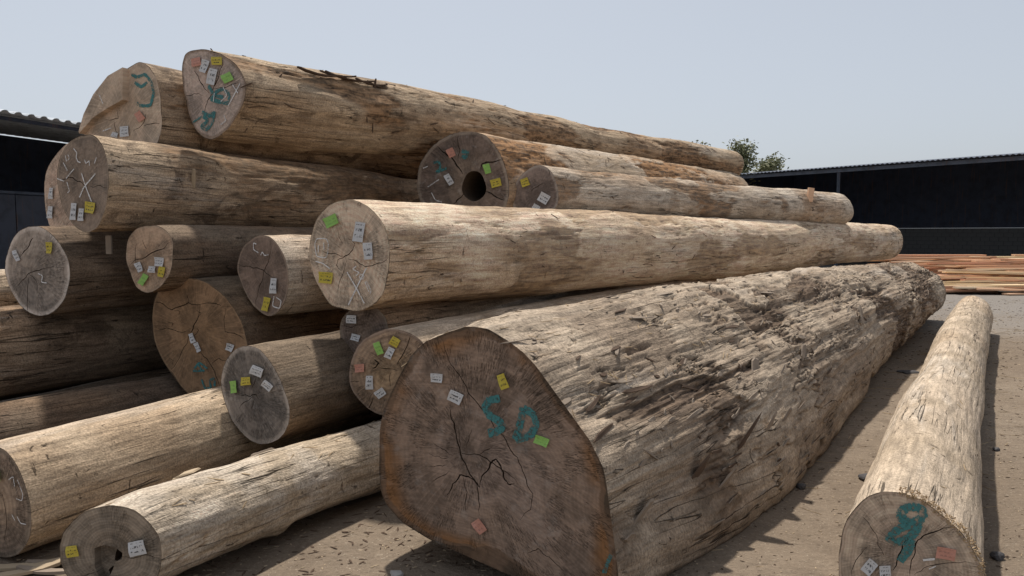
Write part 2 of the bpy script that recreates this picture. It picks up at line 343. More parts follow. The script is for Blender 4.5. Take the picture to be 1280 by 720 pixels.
# the huge log
z = Zf(2.768, 470, 460)
crack('B', 1.5, z((232,-110),(240,-60),(270,0),(300,45),(350,120),(400,185),(450,250),(490,310),(515,370),(543,435),(535,490),(500,525)))
crack('B', 2.8, z((255,135),(270,190),(283,260),(310,330),(350,400),(360,415)))
crack('B', 2.8, z((358,412),(365,375),(395,330),(415,315),(432,340),(445,385),(460,403),(480,398)))
crack('B', 1.5, z((285,290),(340,297),(395,325),(440,355),(490,395)))
crack('B', 2.2, z((350,400),(320,375),(290,370),(265,400),(245,440)))
crack('B', 1.5, z((330,370),(355,440),(358,510))); crack('B', 1.1, z((300,370),(315,430),(310,485)))
crack('B', 1.2, z((525,640),(560,625),(600,655),(645,700)))
for a in (150, 175, 196, 214, 262, 285, 330):
    c, s = math.cos(math.radians(a)), math.sin(math.radians(a)); crack('B', .8, z((300+55*c, 330+55*s), (300+85*c, 330+88*s), (300+120*c, 330+122*s)))
paint('B', 10.5, z((430,105),(395,110),(378,135),(395,165),(430,185),(440,205),(415,222),(390,225)))
paint('B', 10, z((512,138),(500,195),(484,248)), z((512,138),(545,158),(558,195),(538,232),(484,248)))
paint('B', 5, z((815,645),(800,680),(790,710)))
tags('B', (547.7,472,14,11,5,'w'), (571,496,17,14,25,'w'), (630.4,476.3,10,19,-20,'y'), (678.5,550.3,18,10.5,20,'g'), (600.8,657,11,18,-35,'p'))
# the long pale log above it
z = Zf(4.5, 380, 240)
crack('C', 1.3, z((245,260),(285,290),(275,325),(230,360),(190,380),(180,410),(210,445)))
crack('C', .8, z((100,330),(170,345),(240,360))); crack('C', 1.1, z((245,375),(310,400),(345,420),(420,400),(475,365)))
crack('C', 1.0, z((240,385),(215,470),(190,560))); crack('C', .7, z((190,215),(215,290)))
chalk('C', 1.4, z((65,290),(75,262),(130,262),(142,290),(138,345),(125,372),(75,362),(68,320),(65,290)), z((85,300),(85,340)), z((115,285),(118,325)), z((70,390),(110,400),(150,430)))
chalk('C', 2.0, z((355,430),(305,530),(255,635)), z((248,450),(300,540),(345,625)))
chalk('C', 1.2, z((300,418),(280,432),(300,445),(318,452),(300,470)), z((325,460),(345,470),(338,492),(318,480),(325,460)), z((350,505),(372,560)), z((358,500),(385,555),(378,572)))
tags('C', (415.6,276.2,17,13,-25,'g'), (450.7,290,13,24.5,8,'w'), (461.8,313.8,10.5,21,-3,'w'), (408.9,347,17,14,5,'y'))
# upper left
z = Zf(4.5, 60, 150)
crack('P', 1.5, z((80,335),(115,322),(165,345),(210,372))); crack('P', .9, z((225,370),(280,368),(330,380)))
chalk('P', 1.8, z((193,298),(215,370),(250,460)), z((272,303),(205,380),(183,435)))
chalk('P', 1.4, z((92,240),(115,285)), z((118,195),(128,215),(110,235),(105,200)), z((150,160),(170,185),(165,210),(175,235),(190,240)), z((213,225),(220,245),(240,230),(240,258)), z((280,212),(268,245)))
chalk('P', 1.2, z((110,330),(125,310),(155,275)), z((115,350),(130,400),(118,410)), z((60,330),(100,345)))
tags('P', (94,264.4,7.3,21,3,'w'), (103.5,268.4,7,15.5,2,'w'), (114.4,259.5,11.5,13.8,10,'y'))
crack('O', 1.0, z((50,600),(70,630),(100,600),(120,570),(115,640)))
tags('O', (65.5,241.8,5,14,3,'w'), (64.4,265.5,6.5,15,3,'w'))
z = Zf(3.79, 0, 40)
crack('S', 1.5, z((920,185),(950,240),(990,290))); crack('S', 1.5, z((965,390),(985,320),(1010,265),(1040,190),(1060,150)))
crack('S', .8, z((880,300),(920,292),(960,300))); crack('S', 1.0, z((1010,268),(1070,262),(1130,240)))
paint('S', 4.5, z((1000,320),(1030,280),(1060,270),(1090,300),(1080,340),(1040,330),(1000,320)), z((1010,300),(1060,310)), z((990,255),(1010,290)))
paint('S', 5, z((960,380),(1000,400),(1020,380),(1010,430),(980,465),(955,450),(990,420),(965,400)))
paint('S', 2.5, z((915,430),(960,400)))
chalk('S', 1.3, z((1140,245),(1085,350)), z((1105,250),(1130,290)), z((1060,260),(1080,300),(1050,330)), z((1050,440),(1075,420),(1065,395)), z((1020,290),(1015,330)))
tags('S', (247,77.7,12,10.5,-12,'p'), (257,83,9,16,18,'w'), (266.5,96,10,20,15,'w'), (272.6,76.4,12.5,10,0,'y'), (285.7,97.3,12.5,11,-25,'g'))
crack('T', .9, z((690,385),(680,430),(630,470))); crack('T', .9, z((680,445),(755,433))); crack('T', .8, z((500,415),(560,410),(555,370))); crack('T', .8, z((540,425),(555,490)))
paint('T', 4, z((625,200),(650,215),(690,200),(720,240),(730,290),(715,350),(660,350),(650,335)))
paint('T', 4, z((640,240),(670,262),(700,240)))
chalk('T', 1.2, z((500,300),(520,345)), z((490,470),(530,455)))
tags('T', (176,145.5,9,12,-35,'p'), (157,164.5,11,13,-5,'w'), (145,168.8,8,6,15,'w'))
hole('T', [(96,170),(104,145),(118,116),(140,92),(160.5,78),(160.5,126),(142.5,136),(124,148),(106,168)], -.06)
z = Zf(3.6, 0, 200)
crack('M', 1.0, z((70,590),(100,540),(130,510),(190,490),(245,478))); crack('M', 1.3, z((130,510),(125,600),(120,690))); crack('M', 2.0, z((150,350),(125,395),(95,430))); crack('M', .7, z((130,515),(160,540),(170,600)))
chalk('M', 1.2, z((175,510),(195,520),(190,550),(215,553)))
tags('M', (63.3,309.7,7,14,3,'y'), (22.2,319.4,5,14,-20,'w'))
crack('Q', 1.3, z((580,475),(640,445),(700,410),(770,365))); crack('Q', 1.0, z((615,375),(610,440),(620,500))); crack('Q', .8, z((640,360),(660,400))); crack('Q', 1.0, z((585,545),(625,580)))
tags('Q', (175.6,333.9,7,12,-20,'w'), (191.7,336.7,9,8,5,'w'), (200.8,327.2,11,11,5,'w'), (181,349.4,8,14,30,'g'), (203.6,339.7,7,13,15,'y'))
z = Zf(3.6, 270, 230)
crack('R', 1.4, z((245,260),(235,350),(215,390),(190,480),(175,570))); crack('R', 1.1, z((97,360),(150,370),(215,388),(265,420)))
chalk('R', 1.3, z((185,270),(172,265),(172,295),(195,310)), z((205,320),(212,305),(222,322),(240,318)), z((265,505),(258,550),(290,560),(298,525),(275,510)))
tags('R', (343.6,357.2,8,19,3,'w'), (334.4,380,8.5,17,12,'y'))
z = Zf(3.43, 180, 350)
crack('J', 1.4, z((45,95),(120,128),(190,97),(240,105))); crack('J', 1.0, z((185,65),(192,95))); crack('J', 2.0, z((240,105),(215,190),(200,225)))
crack('J', 1.0, z((65,212),(130,215),(200,220))); crack('J', 1.0, z((200,225),(160,310),(115,385))); crack('J', 1.4, z((245,310),(290,370),(325,460)))
crack('J', 1.0, z((290,360),(320,335),(350,345))); crack('J', 1.0, z((240,105),(300,100),(330,110))); crack('J', 1.2, z((350,120),(348,220),(400,235),(430,255)))
for q in (((100,180),(125,185),(118,200)), ((130,130),(155,135),(150,150)), ((215,240),(235,215),(225,205)), ((225,130),(245,140),(238,155)), ((110,335),(128,345),(122,362))): crack('J', .6, z(*q))
paint('J', 2.8, z((212,388),(238,352),(274,380)), z((212,390),(262,388)), z((235,362),(250,385)))
paint('J', 3.2, z((250,425),(262,462),(290,465),(285,430),(305,420),(305,455)))
tags('J', (241.8,422.3,6,12,-20,'w'), (248.5,433.7,6,12,-25,'w'), (288.7,434,9,9,20,'w'))
crack('I', 1.3, z((415,495),(455,500),(480,490),(490,510))); crack('I', 1.0, z((410,550),(440,520),(470,500))); crack('I', 1.0, z((460,550),(470,515))); crack('I', .8, z((480,420),(460,470)))
tags('I', (322.9,463.7,15,11.5,22,'w'), (336,481.8,13,9,40,'w'), (309.4,476,12,10,-5,'y'), (294,483.2,8,15,-8,'g'))
z = Zf(3.6, 260, 380)
crack('E', 1.3, z((910,140),(890,200),(850,275))); crack('E', 2.4, z((740,290),(770,265),(750,252))); crack('E', 1.0, z((780,290),(850,300))); crack('E', 1.1, z((825,305),(820,370))); crack('E', 1.2, z((740,425),(715,475))); crack('E', .8, z((640,350),(680,348)))
tags('E', (474.4,435,8,16,-20,'g'), (494.7,427.2,11,11,30,'y'), (488.3,441,9,14,25,'w'), (450.8,459.7,12,10,-5,'p'), (463.3,477.8,9,17,0,'w'), (476.7,491,12,10,-35,'w'))
crack('F', 1.0, z((600,95),(650,105),(700,90)))
tags('F', (440.6,398.9,12,10,3,'w'), (445.6,421.7,11,8,15,'w'))
# lower left and right
z = Zf(3.6, 0, 520)
crack('H', 1.5, z((10,350),(30,480),(20,560)))
chalk('H', 1.1, z((45,285),(65,270),(72,315)), z((85,285),(110,350),(105,380),(80,370)), z((60,440),(75,470)), z((85,450),(100,480),(125,485)))
tags('H', (1.5,593.6,5,14,-8,'g'))
tags('G', (93,688,14,14,-8,'y'), (173.9,683.9,20,18,-12,'w'))
hole('G', z((425,595),(470,580),(520,590),(552,615),(550,645),(522,655),(508,690),(492,725),(450,735),(428,680)), .04)
hole('G', z((505,600),(530,598),(550,620),(546,642),(520,652),(506,672),(488,664),(494,630)), .4)
hole('G', z((480,690),(495,700),(490,725),(468,730),(462,708)), .2)
crack('G', .9, z((548,630),(600,640),(660,625),(715,640))); crack('G', .8, z((440,700),(390,715),(330,720)))
z = Zf(4.0, 1020, 540)
crack('A', 1.8, z((470,500),(430,590),(385,690))); crack('A', 1.8, z((470,720),(490,620),(510,540),(560,510),(620,490),(690,475)))
crack('A', .9, z((235,425),(300,510),(340,620))); crack('A', .7, z((180,720),(200,640),(260,570))); crack('A', 1.0, z((490,715),(560,670),(650,655),(780,655)))
paint('A', 11, z((480,372),(525,380),(535,410),(515,445),(470,452),(430,438),(425,400),(450,378),(482,372)))
paint('A', 10, z((470,465),(430,475),(390,500),(365,535),(400,550),(450,540),(495,500),(515,460)), z((480,535),(460,590),(420,645)))
chalk('A', 2.5, z((535,638),(595,632))); chalk('A', 1.2, z((565,682),(600,668)))
tags('A', (1087,707.5,14,18,40,'w'), (1107,714,14,16,-5,'w'), (1182.5,690.7,24,14,10,'p'))
z = Zf(4.267, 500, 140)
hole('U', [(592.6+15*math.cos(a)*(1+.08*math.sin(3*a)), 232.6+19*math.sin(a)) for a in np.linspace(0, 2*math.pi, 25)[:-1]], 1.4)
crack('U', 2.0, z((205,185),(250,230),(320,305),(335,330))); crack('U', 1.8, z((430,318),(440,275),(480,268),(548,255))); crack('U', 1.8, z((450,425),(500,445),(555,470))); crack('U', 1.6, z((345,432),(310,465),(285,495))); crack('U', 1.0, z((310,125),(320,200),(310,260)))
paint('U', 4.5, z((330,210),(365,215),(350,245),(330,235))); paint('U', 3.2, z((180,270),(210,265),(218,300),(190,325),(250,300)))
chalk('U', 1.2, z((125,300),(150,290)), z((170,430),(190,470),(225,480)), z((150,400),(210,360)))
tags('U', (562,224.4,7,14,-30,'w'), (609.7,211,8,12,-15,'g'), (620.7,228.6,13,10,-15,'y'), (564.5,191,9,11,-25,'p'))
crack('V', .8, z((790,300),(800,340))); crack('V', .8, z((700,420),(730,400),(760,380)))
tags('V', (657,227.9,10,10,-20,'y'), (680.5,247.8,13,12,30,'w'), (671,259,9,6,30,'w'))
# ---------------------------------------------------------------- the log builder
def polar_resample(off2, N):
    a = np.arctan2(off2[:, 1], off2[:, 0]); r = np.hypot(off2[:, 0], off2[:, 1]); i = np.argsort(a); a, r = a[i], r[i]
    aa = np.concatenate([a-2*np.pi, a, a+2*np.pi]); rr = np.concatenate([r, r, r])
    phi = np.linspace(-np.pi, np.pi, N, endpoint=False)
    R = np.interp(phi, aa, rr)
    k = max(1, N//40); w = np.hanning(2*k+3)[1:-1]; w /= w.sum()            # ease the traced corners
    R = np.convolve(np.concatenate([R[-k:], R, R[:k]]), w, 'valid')
    return phi, R
def ribbon(pts, w):
    """ragged tapering crack outline round a polyline (2D metres)"""
    P = [np.array(p) for p in pts]
    for _ in range(2):
        Q = [P[0]]
        for a, b in zip(P[:-1], P[1:]):
            d = b-a; n = np.array([-d[1], d[0]]); Q += [(a+b)/2 + n*random.uniform(-.11, .11), b]
        P = Q
    n = len(P); L_, R_ = [], []
    for i, p in enumerate(P):
        d = P[min(i+1, n-1)] - P[max(i-1, 0)]; d = d/(np.linalg.norm(d)+1e-9); nn = np.array([-d[1], d[0]])
        f = max(.12, math.sin(math.pi*(i+.35)/(n-.3))**.5)*random.uniform(.7, 1.25)*w*.5
        L_.append(p+nn*f); R_.append(p-nn*f)
    return L_ + R_[::-1]
def build_log(key, name, label, bm, fm, N=140, ds=.06, lump=.018, flute=.012, grain=.004, ledge=0.0, bow=(0, 0), bulge=0.0, lobe=None, wobble=.09, fa=None, morph=.7, seed=1, ground=False,
              group='logs in the timber stack', zmin=None):
    s = LOGS[key]; mk = MARKS[key]
    if s['outline']:
        o = np.array(s['outline'], float); ctr = at((o[:, 0].min()+o[:, 0].max())/2, (o[:, 1].min()+o[:, 1].max())/2, s['d'])
    else: ctr = s['c0']
    far = s['far'] if s['far'] is not None else ctr + dirv(s['theta'], s['slope'])*s['length']
    ax = far-ctr; ln = np.linalg.norm(ax); ax = ax/ln
    nf = ax if fa is None else dirv(fa, ax[2])                      # the saw cut need not be square to the trunk
    def basis(n):
        up = np.array([0, 0, 1.0]) - n*n[2]; up /= np.linalg.norm(up); return np.cross(n, up), up
    frt, fup = basis(nf); art, aup = basis(ax)
    def toface(px, py):
        r = ray(px, py); P = CAMPOS + r*(np.dot(ctr-CAMPOS, nf)/np.dot(r, nf)); return np.array([np.dot(P-ctr, frt), np.dot(P-ctr, fup)])
    if s['outline']: off2 = np.array([toface(*p) for p in s['outline']])
    else:
        a = np.linspace(0, 2*np.pi, 40, endpoint=False); rr = s['r0']*(1+.05*np.sin(2*a+seed)+.03*np.sin(3*a+seed*2)); off2 = np.stack([rr*np.cos(a), rr*np.sin(a)], 1)
    c2 = off2.mean(0); off2 = off2-c2; phi, R0 = polar_resample(off2, N)
    ctr_c = ctr + c2[0]*frt + c2[1]*fup
    rf = s['rf']; rnom = (R0.mean()+rf)/2
    # rings along the trunk, denser at the near end
    nS = int(ln/ds); ts = np.linspace(0, 1, nS); ts = .55*ts + .45*ts**1.8
    cosp, sinp = np.cos(phi), np.sin(phi)
    near = R0[:, None]*(cosp[:, None]*frt + sinp[:, None]*fup)
    rfv = rf*(1 + .05*np.sin(2*phi+seed*1.3) + .03*np.sin(3*phi+seed))
    farv = rfv[:, None]*(cosp[:, None]*art + sinp[:, None]*aup)
    T = ts[:, None, None]; m = T**morph
    Rm = R0.mean()                                                     # radius tapers evenly, outline eases to round
    nearn, farn = near/Rm, farv/rf
    shape = nearn*(1-m) + farn*m; rad = (Rm*(1-T) + rf*T)*(1 + bulge*np.sin(np.pi*T**.6))
    cen = ctr_c + (far-ctr_c)*T + art*(bow[0]*np.sin(np.pi*T)) + aup*(bow[1]*np.sin(np.pi*T))
    if lobe:                                                            # a buttress root running back from the butt
        la, lw, lamp = lobe; dphi = np.angle(np.exp(1j*(phi-la)))
        shape = shape*(1 + lamp*np.exp(-(dphi/lw)**2)[None, :, None]*(sstep(0, .09, T)*(1-sstep(.15, .6, T))))
    wob = lambda o: fbm(np.stack([ts*ln*.45, np.full(nS, seed*3.7+o), np.zeros(nS)], 1), 3, seed+o)[:, None, None]*np.sin(np.pi*np.clip(T*1.15, 0, 1))
    cen = cen + art*(wobble*wob(1)) + aup*(wobble*.6*wob(2)); rad = rad*(1 + .09*wob(3))
    P = cen + shape*rad
    S = np.broadcast_to(ts[:, None]*ln, (nS, N)); PH = np.broadcast_to(phi, (nS, N))
    lp = np.stack([np.cos(PH)*rnom, np.sin(PH)*rnom, S], -1).reshape(-1, 3)
    q = lp + seed*13.7
    disp = lump*fbm(q*np.array([2.2, 2.2, 1.3]), 4, seed) + flute*fbm(q*np.array([6, 6, .35]), 3, seed+3)
    disp += grain*fbm(q*np.array([30, 30, 1.6]), 3, seed+5) + grain*(.3 if ledge > .015 else .8)*fbm(q*np.array([14, 14, 9]), 3, seed+9)
    lay = np.zeros(len(q))
    # knots and scars
    kr = np.random.default_rng(seed*31+5)
    for _ in range(int(ln*.8)):
        ks, kp = kr.uniform(.3, ln), kr.uniform(-np.pi, np.pi); kc = np.array([np.cos(kp)*rnom, np.sin(kp)*rnom, ks]); kw = kr.uniform(.05, .13)
        dd = np.linalg.norm((lp-kc)*np.array([1, 1, .75]), axis=1)/kw
        disp += kr.choice([1, 1, -.6])*lump*.9*np.exp(-dd**2)
    Sf0 = S.reshape(-1)
    if ledge > 0:                                                       # ragged layers of bark that peel off in plates
        mask = sstep(*((-.14, .20) if ledge > .015 else (.02, .22)), fbm(q*np.array([1.5, 1.5, .5]), 3, seed+21) + .30*np.cos(PH.reshape(-1)-.25) - .25*np.exp(-(Sf0/1.2)**2))
        a1 = fbm(q*np.array([2.9, 2.9, .85]), 6, seed+31, .47); a2 = fbm(q*np.array([7.0, 7.0, 1.3])+5, 5, seed+41, .5)
        l1 = sstep(-.012, .012, a1+.09); l2 = sstep(-.012, .012, a2-.02); l3 = sstep(-.01, .01, a1-.14)
        crk = (1-sstep(.0, .035, np.abs(fbm(q*np.array([7.5, 7.5, .9])+9, 5, seed+51, .55)))) * sstep(-.12, .1, fbm(q*2.0+3, 3, seed+61))
        crk2 = (1-sstep(.0, .022, np.abs(fbm(q*np.array([3.4, 3.4, 2.8])+33, 6, seed+55, .62)))) * sstep(.10, .22, fbm(q*1.7+8, 3, seed+65)); crk = np.maximum(crk, crk2)
        pit = sstep(.30, .38, fbm(q*np.array([14, 14, 2.4])+21, 4, seed+81, .5))*sstep(-.05, .15, fbm(q*np.array([2.5, 2.5, 1.5])+2, 3, seed+91))*mask
        rough = fbm(q*np.array([34, 34, 2.4]), 4, seed+71)
        disp += ledge*mask*(l1*1.0 + l2*.30*(.15+.85*(1-l3)) + l3*.55 - 1.3) - ledge*1.3*crk*mask - ledge*.8*pit + ledge*(.22 + .8*(1-l1))*rough*mask
        lay = np.clip(mask*((1-l1)*.85 + (1-l2)*.15) + crk*mask*.9 + pit*.8, 0, 1)*min(1.0, .25+ledge/.014)
    Sf = S.reshape(-1)
    edge = sstep(0, .12, Sf)*sstep(0, .2, ln-Sf)
    nrm = (shape/np.linalg.norm(shape, axis=2, keepdims=True)).reshape(-1, 3)
    P = P.reshape(-1, 3) + nrm*(disp*(.55+.45*edge))[:, None]
    rollf = sstep(0, .10, ln-Sf); P = P - nrm*((1-rollf)*rf*.22)[:, None]    # worn far rim
    if zmin is not None: P[:, 2] = np.where(P[:, 2] < zmin, zmin + (P[:, 2]-zmin)*.05, P[:, 2])
    root_loc = np.array([ctr_c[0], ctr_c[1], P[:, 2].min()])
    root = empty(name, root_loc, label, 'log', group)
    i = np.arange(nS-1)[:, None]*N; j = np.arange(N)[None]; j2 = (j+1) % N
    F = np.stack([i+j, i+j2, i+N+j2, i+N+j], -1).reshape(-1, 4)
    me = new_mesh('trunk', P-root_loc, F, [bm]); vattr(me, 'lp', lp); vattr(me, 'lay', lay)
    link('trunk', me, root)
    # far end
    rim = P[-N:]; fc = rim.mean(0); V = np.concatenate([[fc], fc+(rim-fc)*.5, rim]); tri = []
    for k in range(N):
        k2 = (k+1) % N; tri += [[0, 1+k, 1+k2], [1+k, 1+N+k, 1+N+k2], [1+k, 1+N+k2, 1+k2]]
    me = new_mesh('cut_face', V-root_loc, np.array(tri), [fm], smooth=False)
    d = V-fc; vattr(me, 'fp', np.stack([d@art, d@aup, np.concatenate([[0], np.full(N, .5), np.ones(N)])], 1)); link('cut_face', me, root)
    # near cut end with real cracks and hollows
    rim = P[:N]-ctr_c; rim2 = np.stack([rim@frt, rim@fup], 1); rimn = rim@nf
    pith = (toface(*s['pith'])-c2) if s['pith'] else np.zeros(2)
    conv = lambda pts: [toface(*p)-c2 for p in pts]
    pxm = s['d']/FPX
    def lim(p):                                                        # keep cuts inside the rim
        a = math.atan2(p[1], p[0]); Rr = np.interp(a, phi, np.hypot(rim2[:, 0], rim2[:, 1])); r = np.hypot(*p)
        return p if r < Rr*.985 else p*(Rr*.985/r)
    regions = [([lim(p) for p in conv(h)], dep) for h, dep in mk['holes']]
    regions += [([lim(p) for p in ribbon(conv(pts), max(w, .9)*pxm*.85)], .05) for w, pts in mk['cracks']]
    verts = [Vector(p) for p in rim2]; faces = [list(range(N))]
    for pts, dep in regions:
        st = len(verts); verts += [Vector(p) for p in pts]; faces.append(list(range(st, len(verts))))
    Rmax = R0.max(); step = Rm/11
    for gx in np.arange(-Rmax, Rmax, step):
        for gy in np.arange(-Rmax, Rmax, step):
            p = np.array([gx+random.uniform(-.3, .3)*step, gy+random.uniform(-.3, .3)*step])
            if np.hypot(*p) < .95*np.interp(math.atan2(p[1], p[0]), phi, np.hypot(rim2[:, 0], rim2[:, 1])): verts.append(Vector(p))
    vo, eo, fo, ov, oe, of = delaunay_2d_cdt(verts, [], faces, 1, 1e-5, True)
    v2 = np.array([tuple(v) for v in vo])
    cen2 = np.array([v2[list(f)].mean(0) for f in fo]); dep = np.zeros(len(fo))
    for pts, dd in regions:                                            # which triangles lie in which cut (winding number)
        pl = np.array(pts); wn_ = np.zeros(len(cen2))
        for (x1, y1), (x2, y2) in zip(pl, np.roll(pl, -1, 0)):
            isl = (x2-x1)*(cen2[:, 1]-y1) - (cen2[:, 0]-x1)*(y2-y1)
            wn_ += ((y1 <= cen2[:, 1]) & (y2 > cen2[:, 1]) & (isl > 0)).astype(int)
            wn_ -= ((y1 > cen2[:, 1]) & (y2 <= cen2[:, 1]) & (isl < 0)).astype(int)
        dep = np.where((wn_ != 0) & (abs(dd) > np.abs(dep)), dd, dep)
    dep = [float(x) for x in dep]
    ang = np.arctan2(v2[:, 1], v2[:, 0]); rr = np.hypot(v2[:, 0], v2[:, 1]); rn = rr/np.interp(ang, np.append(phi, np.pi), np.append(np.hypot(rim2[:, 0], rim2[:, 1]), np.hypot(*rim2[0])))
    rn = np.clip(rn, 0, 1)
    relief = .004*fbm(np.stack([v2[:, 0]*9, v2[:, 1]*9, np.full(len(v2), seed*3.3)], 1), 3, seed)*(1-rn**4)
    rimoff = np.interp(ang, phi, rimn)*rn**3
    base3 = ctr_c + v2[:, :1]*frt + v2[:, 1:]*fup + (relief+rimoff)[:, None]*nf
    key_id = {}; V3 = []; fp = []; FF = []; mi = []
    def vid(i, dd):
        k = (i, dd)
        if k not in key_id:
            key_id[k] = len(V3); V3.append(base3[i] + nf*dd); fp.append((v2[i, 0]-pith[0], v2[i, 1]-pith[1], rn[i]))
        return key_id[k]
    edges = {}
    for f, dd in zip(fo, dep):
        FF.append([vid(i, dd) for i in f]); mi.append(1 if dd > .045 else 0)
        for a, b in zip(f, f[1:]+f[:1]): edges.setdefault((min(a, b), max(a, b)), []).append((dd, a, b))
    for (a, b), l in edges.items():
        if len(l) == 2 and l[0][0] != l[1][0]:
            d0, d1 = l[0][0], l[1][0]; _, p, q_ = l[0]
            FF.append([vid(p, d0), vid(p, d1), vid(q_, d1), vid(q_, d0)]); mi.append(1 if max(d0, d1) > .045 else 0)
        elif len(l) == 1 and l[0][0] < 0:                              # outer flank of a proud slab
            d0, p, q_ = l[0]; FF.append([vid(p, d0), vid(p, 0.0), vid(q_, 0.0), vid(q_, d0)]); mi.append(0)
    me = new_mesh('cut_face', np.array(V3)-root_loc, FF, [fm, M_CRACK], mi, smooth=False); vattr(me, 'fp', np.array(fp)); cf = link('cut_face', me, root)
    # flat marks: spray paint, chalk and paper labels, a hair proud of the saw cut
    slab = [np.array([tuple(p) for p in reg]) for reg, dd in regions if dd < 0]
    def lift(p, eps):
        dd = eps
        for pl in slab:
            x, y = p; ins = False; n = len(pl)
            for i in range(n):
                x1, y1 = pl[i]; x2, y2 = pl[(i+1) % n]
                if (y1 > y) != (y2 > y) and x < (x2-x1)*(y-y1)/(y2-y1)+x1: ins = not ins
            if ins: dd += .06
        rr_ = np.hypot(*p)/np.interp(math.atan2(p[1], p[0]), phi, np.hypot(rim2[:, 0], rim2[:, 1]))
        rim_l = np.interp(math.atan2(p[1], p[0]), phi, rimn)*min(rr_, 1)**3
        return ctr_c + p[0]*frt + p[1]*fup + nf*(rim_l-dd) - root_loc
    def strokes(kind, mat, eps):
        for w, sts in mk[kind]:
            for st in sts:
                V, Fq = [], []
                p2 = conv(st); Q = []
                for a, b in zip(p2[:-1], p2[1:]):
                    for u in np.linspace(0, 1, 7, endpoint=False): Q.append(a+(b-a)*u)
                Q.append(p2[-1])
                for _ in range(2): Q = [Q[0]] + [(Q[i-1]+2*Q[i]+Q[i+1])/4 for i in range(1, len(Q)-1)] + [Q[-1]]
                o0 = len(V); n = len(Q)
                for i, p in enumerate(Q):
                    d = Q[min(i+1, n-1)]-Q[max(i-1, 0)]; d = d/(np.linalg.norm(d)+1e-9); nn = np.array([-d[1], d[0]])
                    ww = w*pxm*.5*random.uniform(.82, 1.15); V += [lift(p+nn*ww, eps), lift(p-nn*ww, eps+.0002)]
                Fq += [[o0+2*i, o0+2*i+1, o0+2*i+3, o0+2*i+2] for i in range(n-1)]
                eps += .0006
                link('painted_stroke' if kind == 'paint' else 'chalk_stroke', new_mesh(kind, np.array(V), Fq, [mat], smooth=False), cf)
    strokes('paint', M_TEAL, .005); strokes('chalk', M_CHALK, .007)
    for n_, (tx, ty, tw, th, ta, tc) in enumerate(mk['tags']):
        ca, sa = math.cos(math.radians(ta)), math.sin(math.radians(ta)); V = []; tp = []
        wav = random.uniform(0, 6)
        for layer in (0, 1):
            for v in range(4):
                for u in range(4):
                    lx, ly = (u/3-.5)*tw, (v/3-.5)*th
                    p = toface(tx+lx*ca-ly*sa, ty+lx*sa+ly*ca)-c2
                    curl = .004*(abs(u-1.5)/1.5)**2*(1+math.sin(wav+u+v)) + .0025*math.sin(wav+v*1.7)
                    V.append(lift(p, .012+max(0, curl)-layer*.0015)); tp.append((u/3, v/3, seed*3.1+n_*7.7))
        Fq = []
        for v in range(3):
            for u in range(3):
                a = v*4+u; Fq += [[a, a+1, a+5, a+4], [16+a, 16+a+4, 16+a+5, 16+a+1]]
        for a, b in [(0,1),(1,2),(2,3),(3,7),(7,11),(11,15),(15,14),(14,13),(13,12),(12,8),(8,4),(4,0)]: Fq.append([b, a, 16+a, 16+b])
        me = new_mesh('paper_tag', np.array(V), Fq, [M_TAG[tc]], smooth=False); vattr(me, 'tp', np.array(tp)); link('paper_tag', me, cf)
    def surf(t, ph):                                                   # a point and outward normal on the trunk
        k = int(np.argmin(np.abs(ts*ln-t))); a = int(((ph+np.pi)/(2*np.pi)*N)) % N; idx = k*N+a
        return P[idx], nrm[idx]
    return dict(root=root, loc=root_loc, surf=surf, ax=ax, rt=art, up=aup, ln=ln, P=P, N=N, ts=ts, nrm=nrm)

# ---------------------------------------------------------------- ground first
def ground_mat():
    t = NT('packed_dirt'); co = t.n('ShaderNodeNewGeometry').outputs['Position']
    a = t.noise(co, .35, 4); b = t.noise(co, 3.5, 6, .65); c = t.noise(co, 38, 5, .7); d = t.noise(t.vm('MULTIPLY', co, (1, 2.2, 1)), 9, 6, .7)
    sp = t.n('ShaderNodeTexVoronoi'); t.put(sp.inputs['Vector'], co); sp.inputs['Scale'].default_value = 55
    col = t.mix(t.ramp(a, .35, .65), (.205, .158, .115), (.25, .198, .148))
    col = t.mix(t.math('MULTIPLY', t.ramp(b, .45, .7), .55), col, (.15, .115, .085))
    col = t.mix(t.math('MULTIPLY', t.ramp(d, .58, .7), .5), col, (.10, .078, .06))
    col = t.mix(t.math('MULTIPLY', t.ramp(t.noise(co, 15, 5, .7), .6, .72), .5), col, (.42, .35, .27))
    fl = t.noise(t.vm('MULTIPLY', co, (1, 2.6, 1)), 55, 3, .6); fl2 = t.noise(t.vm('MULTIPLY', co, (1, 1.8, 1)), 28, 3, .6, .5)
    col = t.mix(t.math('MULTIPLY', t.ramp(fl, .63, .68), .7), col, (.06, .045, .035)); col = t.mix(t.math('MULTIPLY', t.ramp(fl2, .66, .7), .7), col, (.05, .04, .032))
    col = t.mix(t.math('MULTIPLY', t.ramp(t.noise(co, 70, 2), .66, .72), .6), col, (.5, .43, .34))
    px, py, pz = t.sep(co)
    col = t.mix(t.math('MULTIPLY', t.ramp(t.math('ADD', py, t.math('MULTIPLY', a, 6)), 12, 20), .75), col, (.22, .205, .19))
    col = t.mix(.45, col, t.mix(c, (.1, .1, .1), (.9, .9, .9)), 'OVERLAY')
    h = t.math('ADD', t.math('MULTIPLY', b, 1.0), t.math('ADD', t.math('MULTIPLY', c, .35), t.math('MULTIPLY', d, .6)))
    return t.done(col, .95, t.bump(h, .035, 1.0), .1)
